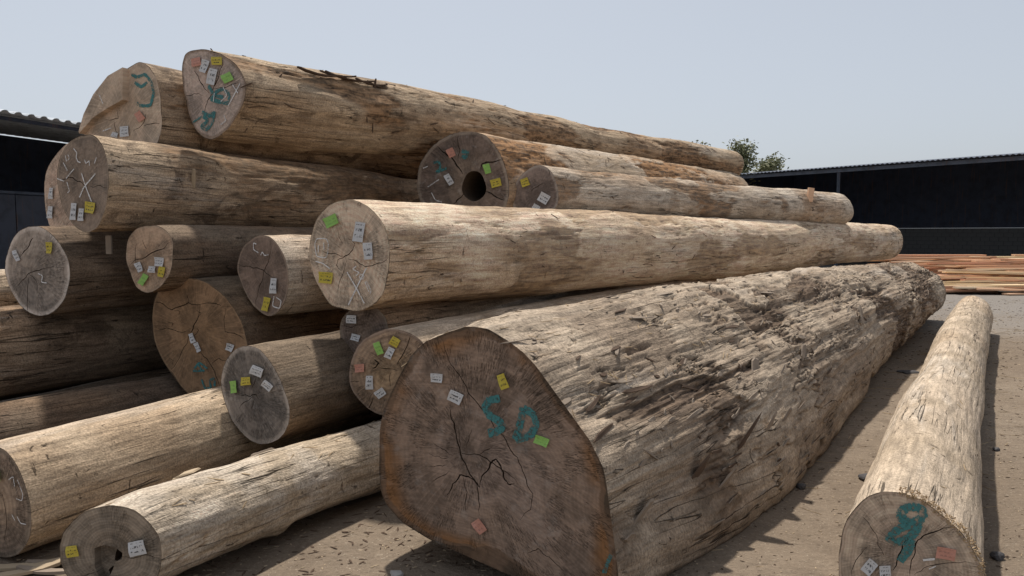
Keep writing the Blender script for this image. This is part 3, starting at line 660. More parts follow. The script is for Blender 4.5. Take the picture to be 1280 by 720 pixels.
def make_ground():
    nx, ny = 420, 420; u = np.linspace(-1, 1, nx); gx = 14*u + 586*np.sign(u)*np.abs(u)**7
    v = np.linspace(0, 1, ny); gy = -8 + 34*v + 870*v**8
    X, Y = np.meshgrid(gx, gy); P = np.stack([X, Y, np.zeros_like(X)], -1).reshape(-1, 3)
    near = np.exp(-(np.hypot(P[:, 0], P[:, 1]-8)/20)**2)
    P[:, 2] = near*(.030*fbm(P*np.array([.8, .8, 1]), 3, 3) + .012*fbm(P*np.array([5, 5, 1]), 3, 4)) - .022*near
    i = np.arange(ny-1)[:, None]*nx; j = np.arange(nx-1)[None]
    F = np.stack([i+j, i+j+1, i+nx+j+1, i+nx+j], -1).reshape(-1, 4)
    tag(link('ground', new_mesh('ground', P, F, [ground_mat()])), 'packed brown dirt of the timber yard', None, None, 'structure')
make_ground()

# ---------------------------------------------------------------- the logs
G_ = 'logs in the timber stack'
tan, pale, drk = (.285, .215, .145), (.43, .345, .255), (.075, .052, .036)
B_ = lambda n, base=tan, light=pale, dark=drk, **k: wood_body('weathered_trunk_'+n, base, light, dark, **k)
F_ = lambda n, base, heart, sap, **k: wood_face('sawn_end_'+n, base, heart, sap, **k)
LG = {}
LG['B'] = build_log('B', 'log', 'huge log with flaking grey bark, its broad end painted S D in teal',
    B_('huge', (.26, .205, .15), (.37, .305, .23), (.08, .06, .045), tint=(.20, .145, .10), bleach=.25, scuff=.55, streak=.5, seed=1, bark=(.05, .034, .025), bump=1.6),
    F_('huge', (.19, .137, .10), (.205, .155, .122), (.12, .078, .05), sapw=.05, rings=.5, checks=.55, saw=.55, seed=1.2, stain=(.24, .115, .045), ringw=.012, sawang=-8, chalky=.15),
    N=520, ds=.021, lump=.022, flute=.045, grain=.012, ledge=.022, fa=29, morph=1.15, seed=2, zmin=-.02, bulge=.08, bow=(.04, .05), lobe=(-.5, .6, .20), wobble=.03)
LG['A'] = build_log('A', 'log', 'slim pale log lying apart on the dirt at the right, teal figure on its end',
    B_('slim', (.33, .265, .19), (.42, .345, .26), (.17, .125, .085), tint=(.38, .27, .17), bleach=.3, scuff=.2, streak=.12, seed=2, bump=.8, dirt=.2),
    F_('slim', (0.351, 0.280, 0.208), (0.286, 0.221, 0.169), (0.390, 0.312, 0.234), sapw=.04, rings=.9, checks=.35, saw=.25, seed=2.2, ringw=.016), N=180, ds=.05, lump=.014, flute=.012, grain=.004, fa=30, seed=3, zmin=-.02, bow=(-.05, 0), wobble=.03)
LG['C'] = build_log('C', 'log', 'long smooth pale log above the huge log, chalk X and green tag on its end',
    B_('long', (.52, .41, .29), (.60, .49, .37), (.10, .07, .048), tint=(.38, .25, .14), bleach=.4, scuff=.4, streak=.25, seed=3),
    F_('long', (.45, .355, .26), (.42, .32, .23), (.38, .30, .215), sapw=.05, rings=.8, checks=.5, saw=.5, seed=3.1, sawang=-30), N=180, ds=.05, lump=.02, ledge=.006, fa=34, seed=4, wobble=.10)
LG['E'] = build_log('E', 'log', 'brown log end with pink, green, yellow and white tags beside the huge log face',
    B_('tagged', seed=4, bleach=.5), F_('tagged', (0.230, 0.167, 0.115), (0.322, 0.230, 0.138), (0.196, 0.149, 0.115), sapw=.06, seed=4.2), N=110, seed=5, fa=22)
LG['F'] = build_log('F', 'log', 'small dark log end with two white tags tucked under the long pale log',
    B_('tucked', (.18, .13, .09), (.25, .19, .13), (.06, .04, .03), seed=5), F_('tucked', (.13, .10, .08), (.16, .12, .09), (.16, .13, .10), seed=5.2), N=90, seed=6, fa=24)
LG['G'] = build_log('G', 'log', 'bleached knobbly log on the ground at lower left with a rotten hollow end',
    B_('hollowed', (.37, .30, .215), (.47, .41, .33), (.10, .072, .05), tint=(.38, .25, .13), bleach=.65, scuff=.45, streak=.3, seed=6, bump=1.5),
    F_('hollowed', (.20, .165, .125), (.14, .11, .08), (.19, .155, .115), sapw=.04, rings=1.2, checks=.3, saw=.3, seed=6.2, ringw=.02), N=180, ds=.035, lump=.035, flute=.02, grain=.007, ledge=.012, fa=12, seed=7, zmin=-.02, morph=.8)
LG['H'] = build_log('H', 'log', 'smooth tan log on the ground at the left edge, beside the bleached log',
    B_('leftground', (.34, .255, .17), (.42, .33, .23), (.11, .078, .052), tint=(.36, .24, .13), bleach=.25, scuff=.25, streak=.35, seed=7, bump=.7),
    F_('leftground', (.22, .165, .12), (.26, .19, .13), (.17, .135, .10), sapw=.1, rings=1.0, seed=7.2), N=160, ds=.045, lump=.010, fa=24, seed=8, zmin=-.02)
LG['I'] = build_log('I', 'log', 'grey oval log end with four tags resting over the two front left ground logs',
    B_('greyoval', (.13, .097, .067), (.175, .135, .095), (.05, .036, .025), seed=8, bleach=.05),  # trunk colours lowered to stand in for the shade it lies in
    F_('greyoval', (.17, .148, .125), (.135, .115, .097), (.30, .265, .225), sapw=.09, rings=.5, checks=.7, saw=.4, seed=8.2, sawang=80, chalky=.35), N=140, seed=9)
LG['J'] = build_log('J', 'log', 'large ochre cracked log end with teal letters in the middle of the stack',
    B_('ochre', (.10, .072, .05), (.14, .105, .072), (.04, .028, .02), seed=9, bleach=.05), F_('ochre', (.215, .138, .08), (.205, .13, .072), (.20, .135, .08), sapw=.03, rings=.3, checks=.25, saw=.3, seed=9.2), N=130, seed=10, fa=23)  # trunk tone darkened to imitate the shade inside the stack
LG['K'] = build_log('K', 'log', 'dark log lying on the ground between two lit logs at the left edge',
    B_('lowdark', (.11, .08, .058), (.15, .115, .083), (.04, .03, .022), seed=10, bleach=.1), F_('lowdark', (.2, .15, .1), (.2, .15, .1), (.2, .15, .1), seed=10.2), N=110, seed=11)  # trunk colour lowered to mimic the shade between its neighbours
LG['Lg'] = build_log('Lg', 'log', 'brown log with a sunlit bleached patch running under the grey split log end',
    B_('leftmid', (.20, .145, .10), (.28, .215, .15), (.055, .04, .028), seed=11, bleach=.45, scuff=.7, streak=.7, sct=.53), F_('leftmid', (.2, .15, .1), (.2, .15, .1), (.2, .15, .1), seed=11.2), N=140, seed=12)  # trunk colours toned down, shade under the stack put into them
LG['M'] = build_log('M', 'log', 'grey log end with pale rim, yellow tag and dark split, at the left edge',
    B_('palerim', (.13, .095, .067), (.18, .137, .098), (.05, .036, .026), seed=12, bleach=.15), F_('palerim', (0.260, 0.221, 0.182), (0.208, 0.176, 0.143), (0.442, 0.390, 0.332), sapw=.09, rings=.6, checks=.6, saw=.4, seed=12.2, sawang=70), N=130, seed=13, fa=20)  # stack shade put into the darkened trunk colour
LG['N'] = build_log('N', 'log', 'sunlit pale log stub showing at the left edge behind the pale rimmed log end',
    B_('stub', (.34, .26, .18), (.45, .36, .26), drk, seed=13, bleach=.4), F_('stub', (.2, .15, .1), (.2, .15, .1), (.2, .15, .1), seed=13.2), N=90, seed=14)
LG['O'] = build_log('O', 'log', 'pinkish rough log end peeking out behind the chalk marked upper left log',
    B_('pinkish', (.22, .165, .12), (.30, .23, .165), drk, seed=14), F_('pinkish', (.40, .30, .225), (.36, .26, .19), (.40, .31, .235), sapw=.05, rings=.3, checks=.5, saw=.6, seed=14.2, chalky=.2), N=120, seed=15, fa=26)
LG['P'] = build_log('P', 'log', 'upper left brown log with white chalk X and yellow tag on its end',
    B_('chalked', (.30, .22, .145), (.40, .31, .215), (.075, .052, .038), tint=(.32, .20, .11), bleach=.3, scuff=.8, streak=.75, seed=15, sct=.51),
    F_('chalked', (0.207, 0.162, 0.123), (0.179, 0.140, 0.106), (0.218, 0.174, 0.129), sapw=.04, rings=.35, checks=.25, saw=.3, seed=15.2), N=170, ledge=.006, ds=.05, seed=16, fa=29)
LG['Q'] = build_log('Q', 'log', 'small light brown log end with five tags hanging under the chalk marked log',
    B_('fivetag', (.13, .092, .065), (.17, .13, .092), (.05, .034, .025), seed=16, bleach=.1), F_('fivetag', (.36, .26, .18), (.34, .235, .155), (.30, .23, .165), sapw=.05, rings=.3, checks=.5, saw=.4, seed=16.2), N=110, seed=17, fa=26)  # shade below the upper log put into the darker trunk colour
LG['R'] = build_log('R', 'log', 'dark brown log end with chalk C shape, left of the long pale log end',
    B_('bleachtop', (.33, .27, .20), (.46, .40, .32), (.06, .045, .033), seed=17, bleach=.7, scuff=.85, streak=.6, sct=.53), F_('bleachtop', (.175, .13, .10), (.15, .11, .085), (.215, .165, .125), sapw=.06, rings=.3, checks=.3, saw=.25, seed=17.2), N=130, seed=18)
LG['S'] = build_log('S', 'log', 'topmost long log against the sky with five tags and teal paint on its end',
    B_('topmost', (.32, .24, .16), (.43, .34, .235), (.085, .058, .04), tint=(.36, .23, .13), bleach=.25, scuff=.75, streak=.6, seed=18, sct=.53),
    F_('topmost', (0.384, 0.307, 0.250), (0.346, 0.269, 0.218), (0.205, 0.154, 0.115), sapw=.06, rings=.4, checks=.35, saw=.35, seed=18.2), N=180, ds=.05, ledge=.011, lump=.022, wobble=.13, fa=31, seed=19)
LG['T'] = build_log('T', 'log', 'upper left log end with a stepped split slab and teal paint, beside the topmost log',
    B_('stepped', (.27, .195, .13), (.38, .29, .20), (.065, .045, .032), seed=19, scuff=.8, streak=.8, bleach=.1, sct=.5), F_('stepped', (0.378, 0.299, 0.221), (0.347, 0.268, 0.194), (0.378, 0.304, 0.231), sapw=.03, rings=.2, checks=.2, saw=.45, seed=19.2, sawang=50), ledge=.006, N=170, ds=.055, seed=20, fa=20)
LG['U'] = build_log('U', 'log', 'hollow dark log end with a round black hole below the topmost log',
    B_('hollow', (.32, .25, .175), (.42, .34, .25), (.085, .06, .042), tint=(.40, .22, .10), seed=20, bleach=.4, scuff=.5), F_('hollow', (0.143, 0.110, 0.088), (0.171, 0.132, 0.099), (0.220, 0.182, 0.143), sapw=.07, rings=.3, checks=.5, saw=.3, seed=20.2, chalky=.3), N=170, ledge=.010, ds=.055, seed=21, fa=24)
LG['V'] = build_log('V', 'log', 'pale log with grey end resting on the long pale log beside the hollow one',
    B_('bleached', (.37, .30, .225), (.48, .415, .33), (.085, .062, .046), seed=21, bleach=.6, scuff=.5, streak=.2), F_('bleached', (.19, .15, .125), (.16, .125, .105), (.26, .225, .19), sapw=.1, rings=.3, checks=.6, saw=.3, seed=21.2), N=150, ledge=.007, ds=.05, seed=22, fa=28)

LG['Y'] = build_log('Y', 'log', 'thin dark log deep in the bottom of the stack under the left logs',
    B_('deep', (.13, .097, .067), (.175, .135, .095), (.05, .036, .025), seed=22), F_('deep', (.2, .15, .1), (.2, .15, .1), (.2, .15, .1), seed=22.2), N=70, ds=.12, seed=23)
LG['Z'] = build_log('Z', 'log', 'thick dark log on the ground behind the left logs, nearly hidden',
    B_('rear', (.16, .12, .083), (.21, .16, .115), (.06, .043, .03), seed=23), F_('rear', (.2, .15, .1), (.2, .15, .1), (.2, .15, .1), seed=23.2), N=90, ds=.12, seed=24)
# ---------------------------------------------------------------- sheds
def steel_mat(name, col, rough=.55, metal=.3):
    t = NT(name); co = t.n('ShaderNodeTexCoord').outputs['Object']; n = t.noise(co, 2.5, 6, .65); n2 = t.noise(t.vm('MULTIPLY', co, (6, 6, .4)), 2, 4)
    c = t.mix(t.ramp(n, .4, .7), col, tuple(v*.6 for v in col)); c = t.mix(t.math('MULTIPLY', t.ramp(n2, .55, .7), .4), c, (.14, .07, .035))
    t.b.inputs['Metallic'].default_value = metal; return t.done(c, rough, None, .3)
M_ROOF = steel_mat('galvanised_sheet', (.62, .65, .68), .5, .2); M_CLAD = steel_mat('dark_blue_cladding', (.035, .045, .075), .6, .0)
M_ROOFD = steel_mat('weathered_sheet', (.13, .15, .19), .6, .1); M_POST = steel_mat('blue_grey_post', (.09, .11, .15), .5, .2); M_BLOCK = flat_mat('concrete_block', (.13, .13, .13), .9, .5, .6); M_MORT = flat_mat('dark_mortar', (.085, .085, .085), .95)
M_FASC = steel_mat('fascia', (.10, .12, .16), .5, .2)
def corrugated(p0, p1, d, wave, amp, mat, name, parent, loc, trap=False, thick=.012):
    """sheet from the edge p0-p1 running along d; ribs run along d"""
    p0, p1, d = np.array(p0), np.array(p1), np.array(d); e = p1-p0; ln = np.linalg.norm(e); n = np.cross(e/ln, d/np.linalg.norm(d)); n /= np.linalg.norm(n)
    if n[2] < -.3: n = -n
    k = int(ln/wave*6); V = []; F = []
    for i in range(k+1):
        u = i/k; ph = 2*math.pi*u*ln/wave; o = math.sin(ph)
        if trap: o = max(-1, min(1, 2.2*o))
        for w in (0, 1):
            for th in (0, 1): V.append(p0+e*u+d*w+n*(amp*o-thick*th))
    for i in range(k):
        a = i*4; F += [[a, a+4, a+6, a+2], [a+1, a+3, a+7, a+5], [a, a+1, a+5, a+4], [a+2, a+6, a+7, a+3]]
    F += [[0, 2, 3, 1], [k*4, k*4+1, k*4+3, k*4+2]]
    return link(name, new_mesh(name, np.array(V)-np.array(loc), F, [mat], smooth=False), parent)
def slab(p0, p1, z0, z1, th, mat, name, parent, loc, z1b=None):
    """upright wall between two plan points"""
    p0, p1 = np.array(p0[:2]), np.array(p1[:2]); e = p1-p0; e /= np.linalg.norm(e); n = np.array([-e[1], e[0]])*th/2
    c = [p0+n, p1+n, p1-n, p0-n]; V = [(x, y, z0) for x, y in c] + [(x, y, zz) for (x, y), zz in zip(c, (z1, z1 if z1b is None else z1b, z1 if z1b is None else z1b, z1))]
    return link(name, new_mesh(name, np.array(V)-np.array(loc), [[3, 2, 1, 0], [4, 5, 6, 7], [0, 1, 5, 4], [1, 2, 6, 5], [2, 3, 7, 6], [3, 0, 4, 7]], [mat], smooth=False), parent)
# right: eave seen from (930,218) to beyond the right edge
EH = 4.55
e1 = at(1280, 193, 28.0); EH = e1[2]
r_ = ray(930, 218); t_ = (EH-CAM_H)/r_[2]; e0 = CAMPOS + r_*t_
ev = (e0-e1); ev[2] = 0; el = np.linalg.norm(ev); ev /= el
inn = np.array([ev[1], -ev[0], 0.0]);  inn = inn if inn[0] > 0 else -inn          # into the shed, away from the yard
E0 = e0 + ev*3.0; E1 = e1 - ev*12.0
loc = ((E0+E1)/2)*np.array([1, 1, 0])
shed = empty('open_shed', loc, 'long dark open shed with corrugated roof behind the plank pile at right', 'shed')
D = 9.0
corrugated(E0-inn*.35, E1-inn*.35, inn*(D+.7)+np.array([0, 0, .9]), .2, .022, M_ROOFD, 'roof', shed, loc)
fd = slab(E0+inn*.02, E1+inn*.02, EH-.20, EH-.045, .05, M_FASC, 'fascia', shed, loc)
B0, B1 = E0+inn*D, E1+inn*D
slab(B0, B1, 1.85, EH+.85, .08, M_CLAD, 'back_wall', shed, loc)
slab(E0, B0, 0, EH-.06, .10, M_CLAD, 'end_wall', shed, loc, EH+.83); slab(E1, B1, 0, EH-.06, .10, M_CLAD, 'end_wall', shed, loc, EH+.83)
def post(p, h, parent, loc, w=.05):
    m = MB(); m.box(p[0]-w, p[0]+w, p[1]-w, p[1]+w, 0, h); o = m.build('post', M_POST, parent); o.data.transform(Matrix.Translation(-Vector(loc))); return o
tot = np.linalg.norm(E1-E0)
def along(px):                                                        # metres along the eave where the photo shows it
    return min(np.arange(0, tot, .05), key=lambda u: abs(640+950*(E0-ev*u)[0]/(E0-ev*u)[1]*1.0-px))
for u in (along(1043), along(1043)+14.5): post(E0 - ev*u + inn*.15, EH-.06, shed, loc)
# low block wall along the back of the shed, nearer than its cladding
bw0 = B0 - ev*2.0 - inn*.35; bwl = tot-4
bwl_loc = (bw0 - ev*bwl/2)*np.array([1, 1, 0])
bw = empty('block_wall', bwl_loc, 'low grey concrete block wall in the deep shade of the right shed', 'wall')
slab(bw0, bw0-ev*bwl, 0, 1.84, .12, M_MORT, 'mortar', bw, bwl_loc)
bme = new_mesh('block', *[np.array(box_data(-.19, .19, -.075, .075, 0, .185)[0]), box_data(-.19, .19, -.075, .075, 0, .185)[1]], [M_BLOCK], smooth=False)
ang = math.atan2(-ev[1], -ev[0]); nb = 0
u_lo, u_hi = None, None
for row in range(9):
    for i in range(int(bwl/.4)):
        p = bw0 - ev*(.2+i*.4+(row % 2)*.2); pxx = 640+950*p[0]/p[1]; pyy = 290+950*(CAM_H-row*.2)/p[1]
        if pxx < 1118 or pxx > 1300 or row < 1 or nb > 296: continue
        o = link('block', bme, bw); o.location = (p[0]-bwl_loc[0]+random.uniform(-.004, .004), p[1]-bwl_loc[1], .02+row*.2); o.rotation_euler = (0, 0, ang); nb += 1

# left: roof edge from (0,142) to (100,158) and on behind the stack
a0 = at(0, 142, 19.0); hL = a0[2]; r_ = ray(100, 158); a1 = CAMPOS + r_*((hL-CAM_H)/r_[2])
lv = a1-a0; lv[2] = 0; lv /= np.linalg.norm(lv); inl = np.array([-lv[1], lv[0], 0]); inl = inl if inl[0] < 0 else -inl
A0 = a0 - lv*9; A1 = a0 + lv*16
loc2 = ((A0+A1)/2)*np.array([1, 1, 0])
sh2 = empty('open_shed', loc2, 'dark open shed with pale corrugated roof edge behind the stack at left', 'shed')
corrugated(A0-inl*.5, A1-inl*.5, inl*9.6+np.array([0, 0, .8]), .36, .032, M_ROOF, 'roof', sh2, loc2, trap=True)
slab(A0+inl*.0, A1+inl*.0, hL-.14, hL-.05, .06, M_CLAD, 'fascia', sh2, loc2)
slab(A0+inl*9, A1+inl*9, 0, hL+.7, .08, M_CLAD, 'back_wall', sh2, loc2); slab(A0, A0+inl*9, 0, hL-.08, .1, M_CLAD, 'end_wall', sh2, loc2, hL+.7); slab(A1, A1+inl*9, 0, hL-.08, .1, M_CLAD, 'end_wall', sh2, loc2, hL+.7)
for u in (1.0, 15.5, 24.0): post(A0+lv*u+inl*.15, hL-.08, sh2, loc2)
# panelled partition half way into the left shed, with a pipe along its top
M_PART = steel_mat('slate_panel', (.055, .062, .085), .6, 0.0)
pp = loc2; q0 = (A0+lv*2+inl*3.2)*np.array([1, 1, 0])
for i in range(9): slab(q0+lv*(i*2.0+.015), q0+lv*(i*2.0+1.985), .0, 2.75, .05, M_PART, 'panel', sh2, loc2)
m = MB(); m.tube([tuple(q0+np.array([0, 0, 2.82])-loc2), tuple(q0+lv*18+np.array([0, 0, 2.82])-loc2)], .05, 8); m.build('pipe', M_FASC, sh2)

# ---------------------------------------------------------------- tree behind the right shed
def leaf_mat():
    t = NT('dusty_leaf'); n = t.n('ShaderNodeNewGeometry').outputs['Random Per Island']; c = t.mix(n, (.12, .135, .06), (.32, .31, .18)); 
    t.b.inputs['Transmission Weight'].default_value = 0.0; return t.done(c, .6, None, .3)
def make_tree():
    base = np.array([13.2, 47.0, 0.0]); root = empty('tree', base, 'small leafy tree crown rising behind the right shed roof', 'tree')
    m = MB(); bark = flat_mat('tree_bark', (.12, .09, .065)); r = random.Random(5); tips = []
    m.tube([(0, 0, 0), (.1, 0, 2), (-.05, .05, 3.6), (.05, 0, 4.6)], [.22, .17, .13, .09], 8)
    for k in range(19):
        a = r.uniform(0, 6.28); z0 = r.uniform(2.8, 4.5); L_ = r.uniform(1.6, 3.9); up = r.uniform(.5, 2.2)
        p1 = (math.cos(a)*L_*.5, math.sin(a)*L_*.5, z0+up*.6); p2 = (math.cos(a)*L_, math.sin(a)*L_, z0+up); m.tube([(0, 0, z0), p1, p2], [.06, .04, .015], 5); tips.append((p1, p2))
        for j in range(4):
            b = a+r.uniform(-.9, .9); q = r.uniform(.4, 1.0); st = tuple(p1[i]+(p2[i]-p1[i])*q for i in range(3)); l2 = r.uniform(.35, .9)
            en = (st[0]+math.cos(b)*l2, st[1]+math.sin(b)*l2, st[2]+r.uniform(.0, .75)); m.tube([st, en], [.018, .008], 4); tips.append((st, en))
    m.build('trunk', bark, root, smooth=True)
    V = []; F = []
    for (s0, s1) in tips:
        for _ in range(110):
            q = r.uniform(.15, 1.1); c = [s0[i]+(s1[i]-s0[i])*q+r.gauss(0, .24) for i in range(3)]
            d = Vector((r.gauss(0, 1), r.gauss(0, 1), r.gauss(0, .7))).normalized(); e = d.orthogonal().normalized(); e.rotate(Matrix.Rotation(r.uniform(0, 6.28), 3, d)); l_ = r.uniform(.08, .15); w = l_*.4
            c = Vector(c); o = len(V); V += [c-d*l_, c+e*w, c+d*l_, c-e*w]; F.append([o, o+1, o+2, o+3])
    link('crown', new_mesh('crown', np.array([tuple(v) for v in V]), F, [leaf_mat()], smooth=False), root)
make_tree()

# ---------------------------------------------------------------- heap of sawn planks
def plank_mat(name, col):
    t = NT(name); co = t.n('ShaderNodeTexCoord').outputs['Object']; oi = t.n('ShaderNodeObjectInfo').outputs['Random']
    v = t.vm('ADD', t.vm('MULTIPLY', co, (.6, 9, 9)), t.comb(oi, t.math('MULTIPLY', oi, 31), 0.0)); n = t.noise(v, 3, 5, .6)
    c = t.mix(n, tuple(x*.72 for x in col), tuple(min(1, x*1.2) for x in col)); c = t.mix(t.ramp(oi, 0, 1, 0, .3), c, tuple(x*.6 for x in col))
    return t.done(c, .8, None, .2)
PM = [plank_mat('fresh_plank_'+n, c) for n, c in (('red', (.66, .37, .24)), ('orange', (.74, .47, .30)), ('yellow', (.76, .58, .36)), ('brown', (.50, .31, .20)), ('pale', (.72, .57, .40)))]
PMESH = []; PCOL = dict(red='reddish', orange='bright orange', yellow='yellowish', brown='brown', pale='pale cream')
for mi, mt in enumerate(PM):
    for ln_ in (2.6, 3.6, 4.6):
        Vb, Fb = box_data(-ln_/2, ln_/2, -.11, .11, 0, .045); PMESH.append(new_mesh('plank', np.array(Vb), Fb, [mt], smooth=False))
pr = random.Random(3); heap_c = at(1235, 368, 21.0)
for row in range(13):
    y = 20.4 + row*.36; top = int(1+row*1.3)
    for colm in range(3):
        xc = y*(1120-640)/950 + 1.5 + colm*3.3 + pr.uniform(-.5, .5)
        hmax = max(1, top + pr.randint(-1, 1) - (1 if colm == 2 else 0))
        z0 = 0.0
        for k in range(max(0, hmax-6), hmax):
            o = link('plank', PMESH[pr.choice((0, 1, 2, 3, 4, 5, 3, 4, 0, 1, 6, 7, 8, 9, 10, 12, 13))]); o.location = (xc+pr.uniform(-.9, .9), y+pr.uniform(-.06, .06), .0+k*.058+pr.uniform(0, .006))
            o.rotation_euler = (0, pr.uniform(-.012, .012), pr.gauss(0, .16)); cn = o.data.materials[0].name.split('_')[-1]; place = 'low front' if row < 4 else ('middle' if row < 9 else 'upper rear'); tag(o, f'{PCOL[cn]} sawn plank in the {place} rows of the heap before the right shed', 'plank', f'{cn} planks, {place} rows of the heap')
for i in range(44):      # loose ones thrown across the front of the heap
    y = 19.9+pr.uniform(0, 3.6); row = (y-20.4)/.36; z = max(.02, (1+row*1.3)*.058+.075); x = y*(1150-640)/950+pr.uniform(.5, 7)
    o = link('plank', pr.choice(PMESH)); o.location = (x, y, z+.02); o.rotation_euler = (-.12 if y > 20.6 else 0, pr.uniform(-.03, .03), pr.gauss(0, .2))
    cn = o.data.materials[0].name.split('_')[-1]; tag(o, f'{PCOL[cn]} loose plank lying askew on top of the plank heap before the right shed', 'plank', f'loose {cn} planks on the heap')
# ---------------------------------------------------------------- bark flakes, splinters, litter
M_BARK = flat_mat('bark_flake', (.25, .20, .155), .95, .4, 12); M_BARKD = flat_mat('dark_bark_flake', (.09, .06, .042), .95, .4, 12); M_FIB = flat_mat('straw_fibre', (.42, .31, .19), .9, .3, 20)
M_CHIP = flat_mat('pale_chip', (.40, .31, .21), .9, .35, 3); M_STONE = flat_mat('dark_stone', (.075, .07, .07), .8, .4, 14); M_PSTONE = flat_mat('pale_stone', (.36, .34, .32), .85, .25, 14)
def project(P):
    d = P-CAMPOS; cp, sp = math.cos(PITCH), math.sin(PITCH); z = d[:, 1]*cp - d[:, 2]*sp; v = d[:, 1]*sp + d[:, 2]*cp
    return 640+FPX*d[:, 0]/z, 360-FPX*v/z, z
def pick(k, px, py):
    """point, normal on the visible side of a trunk where the photo shows that pixel"""
    g = LG[k]; P, n = g['P'], g['nrm']; x, y, z = project(P); f = np.einsum('ij,ij->i', n, CAMPOS-P) > 0
    c = np.hypot(x-px, y-py) + np.where(f, 0, 1e5) + z*.3; i = int(c.argmin()); return P[i], n[i]
def shard(mb, c, d, n, L_, W, th, r, curl=.04, taper=.5):
    """curved pointed sliver of bark lying along d with normal n"""
    d = Vector(d).normalized(); n = Vector(n).normalized(); s = d.cross(n).normalized(); n = s.cross(d); K = 5; V = []
    for i in range(K+1):
        u = i/K; w = W*(1-abs(2*u-1)**2*taper)*r.uniform(.75, 1.15)*.5; p = Vector(c)+d*((u-.5)*L_)+n*(curl*L_*(2*u-1)**2*.5)
        for sd, t_ in ((-1, 0), (1, 0), (1, 1), (-1, 1)): V.append(p+s*(w*sd)+n*(th*(t_-.5)+r.uniform(-.15, .15)*th))
    F = [[0, 1, 2, 3], [4*K+3, 4*K+2, 4*K+1, 4*K]]
    for i in range(K):
        for j in range(4): a = i*4+j; b = i*4+(j+1) % 4; F.append([a, a+4, b+4, b])
    mb.add(V, F)
def slab_flake(mb, c, d, n, L_, W, th, r):
    """flat ragged plate of bark"""
    d = Vector(d).normalized(); n = Vector(n).normalized(); s = d.cross(n).normalized(); n = s.cross(d); K = r.randint(7, 10); V = []; c = Vector(c)
    ph = r.uniform(0, 6.28); rim = []
    for i in range(K):
        a = 2*math.pi*i/K; q = r.uniform(.65, 1.1); rim.append(d*(math.cos(a)*L_*.5*q)+s*(math.sin(a)*W*.5*q)+n*r.uniform(-.2, .2)*th)
    V = [c+p for p in rim]+[c+p*r.uniform(.8, .95)+n*th*r.uniform(.7, 1.3) for p in rim]
    F = [list(range(K))[::-1], list(range(K, 2*K))] + [[i, (i+1) % K, K+(i+1) % K, K+i] for i in range(K)]
    mb.add(V, F)
def bark_piece(k, px, py, L_, W, tilt, out, mat, name='bark_flake', th=.009, seed=0):
    p, n = pick(k, px, py); g = LG[k]; r = random.Random(seed+int(px)); n = Vector(n); d = Vector(g['ax']); d.rotate(Matrix.Rotation(math.radians(tilt), 3, n)); d = (d + n*out).normalized()
    mb = MB(); slab_flake(mb, Vector(p)+n*(.004+out*L_*.3), d, n, L_, W, th, r); o = mb.build(name, mat, g['root'], smooth=False); o.data.transform(Matrix.Translation(-Vector(g['loc']))); return o
# the flakes one can pick out on the huge log's flank
for q in ((925,545,.34,.10,70,.30,M_BARKD), (958,530,.22,.13,80,.22,M_BARK), (978,520,.18,.09,75,.25,M_BARK), (868,588,.26,.10,60,.22,M_BARKD), (905,600,.22,.12,50,.12,M_BARK), (1002,440,.22,.09,40,.15,M_BARK),
          (940,460,.26,.1,40,.1,M_BARK), (1075,395,.3,.09,60,.12,M_BARK), (800,640,.26,.09,55,.1,M_BARK)):
    bark_piece('B', *q)
# countless small scales and fibres on it
def scales(k, count, mat, name, sel, Lr, Wr, out, seed, flat=False):
    g = LG[k]; r = random.Random(seed); nr = np.random.default_rng(seed); idx = nr.choice(np.flatnonzero(sel(g)), count); mb = MB()
    for i in idx:
        n = Vector(g['nrm'][i]); d = Vector(g['ax']); d.rotate(Matrix.Rotation(r.gauss(0, .28 if Lr[1] > .3 else .7), 3, n)); d = d+n*r.uniform(-.02, out)
        (slab_flake if flat else shard)(mb, Vector(g['P'][i])+n*.002, d, n, r.uniform(*Lr), r.uniform(*Wr), .004 if flat else .003, r)
    o = mb.build(name, mat, g['root']); o.data.transform(Matrix.Translation(-Vector(g['loc']))); o['kind'] = 'stuff'
def right_side(g): return (g['nrm']@g['rt'] > -.35) & (g['nrm'][:, 2] > -.55)
scales('B', 260, M_BARK, 'bark_scales', right_side, (.03, .12), (.012, .035), .05, 1, True); scales('B', 70, M_BARKD, 'bark_scales', right_side, (.03, .11), (.015, .05), .06, 2, True)
scales('B', 500, M_FIB, 'bark_fibres', lambda g: (g['nrm'][:, 2] > .6), (.03, .10), (.002, .004), .15, 3)
scales('B', 75, M_BARKD, 'bark_strips', right_side, (.12, .38), (.012, .035), .05, 11, True); scales('B', 75, M_BARK, 'bark_strips', right_side, (.12, .36), (.015, .045), .05, 12, True)
scales('C', 45, M_BARKD, 'splinters', right_side, (.03, .10), (.004, .012), .04, 4); scales('S', 60, M_BARKD, 'splinters', right_side, (.04, .14), (.005, .016), .06, 5)
scales('G', 90, M_FIB, 'splinters', lambda g: g['nrm'][:, 2] > .2, (.03, .09), (.002, .006), .1, 6); scales('A', 40, M_FIB, 'splinters', lambda g: g['nrm'][:, 2] > .2, (.02, .06), (.002, .005), .1, 7)
scales('U', 50, M_BARKD, 'splinters', lambda g: g['nrm'][:, 2] > .1, (.04, .14), (.005, .016), .06, 8)
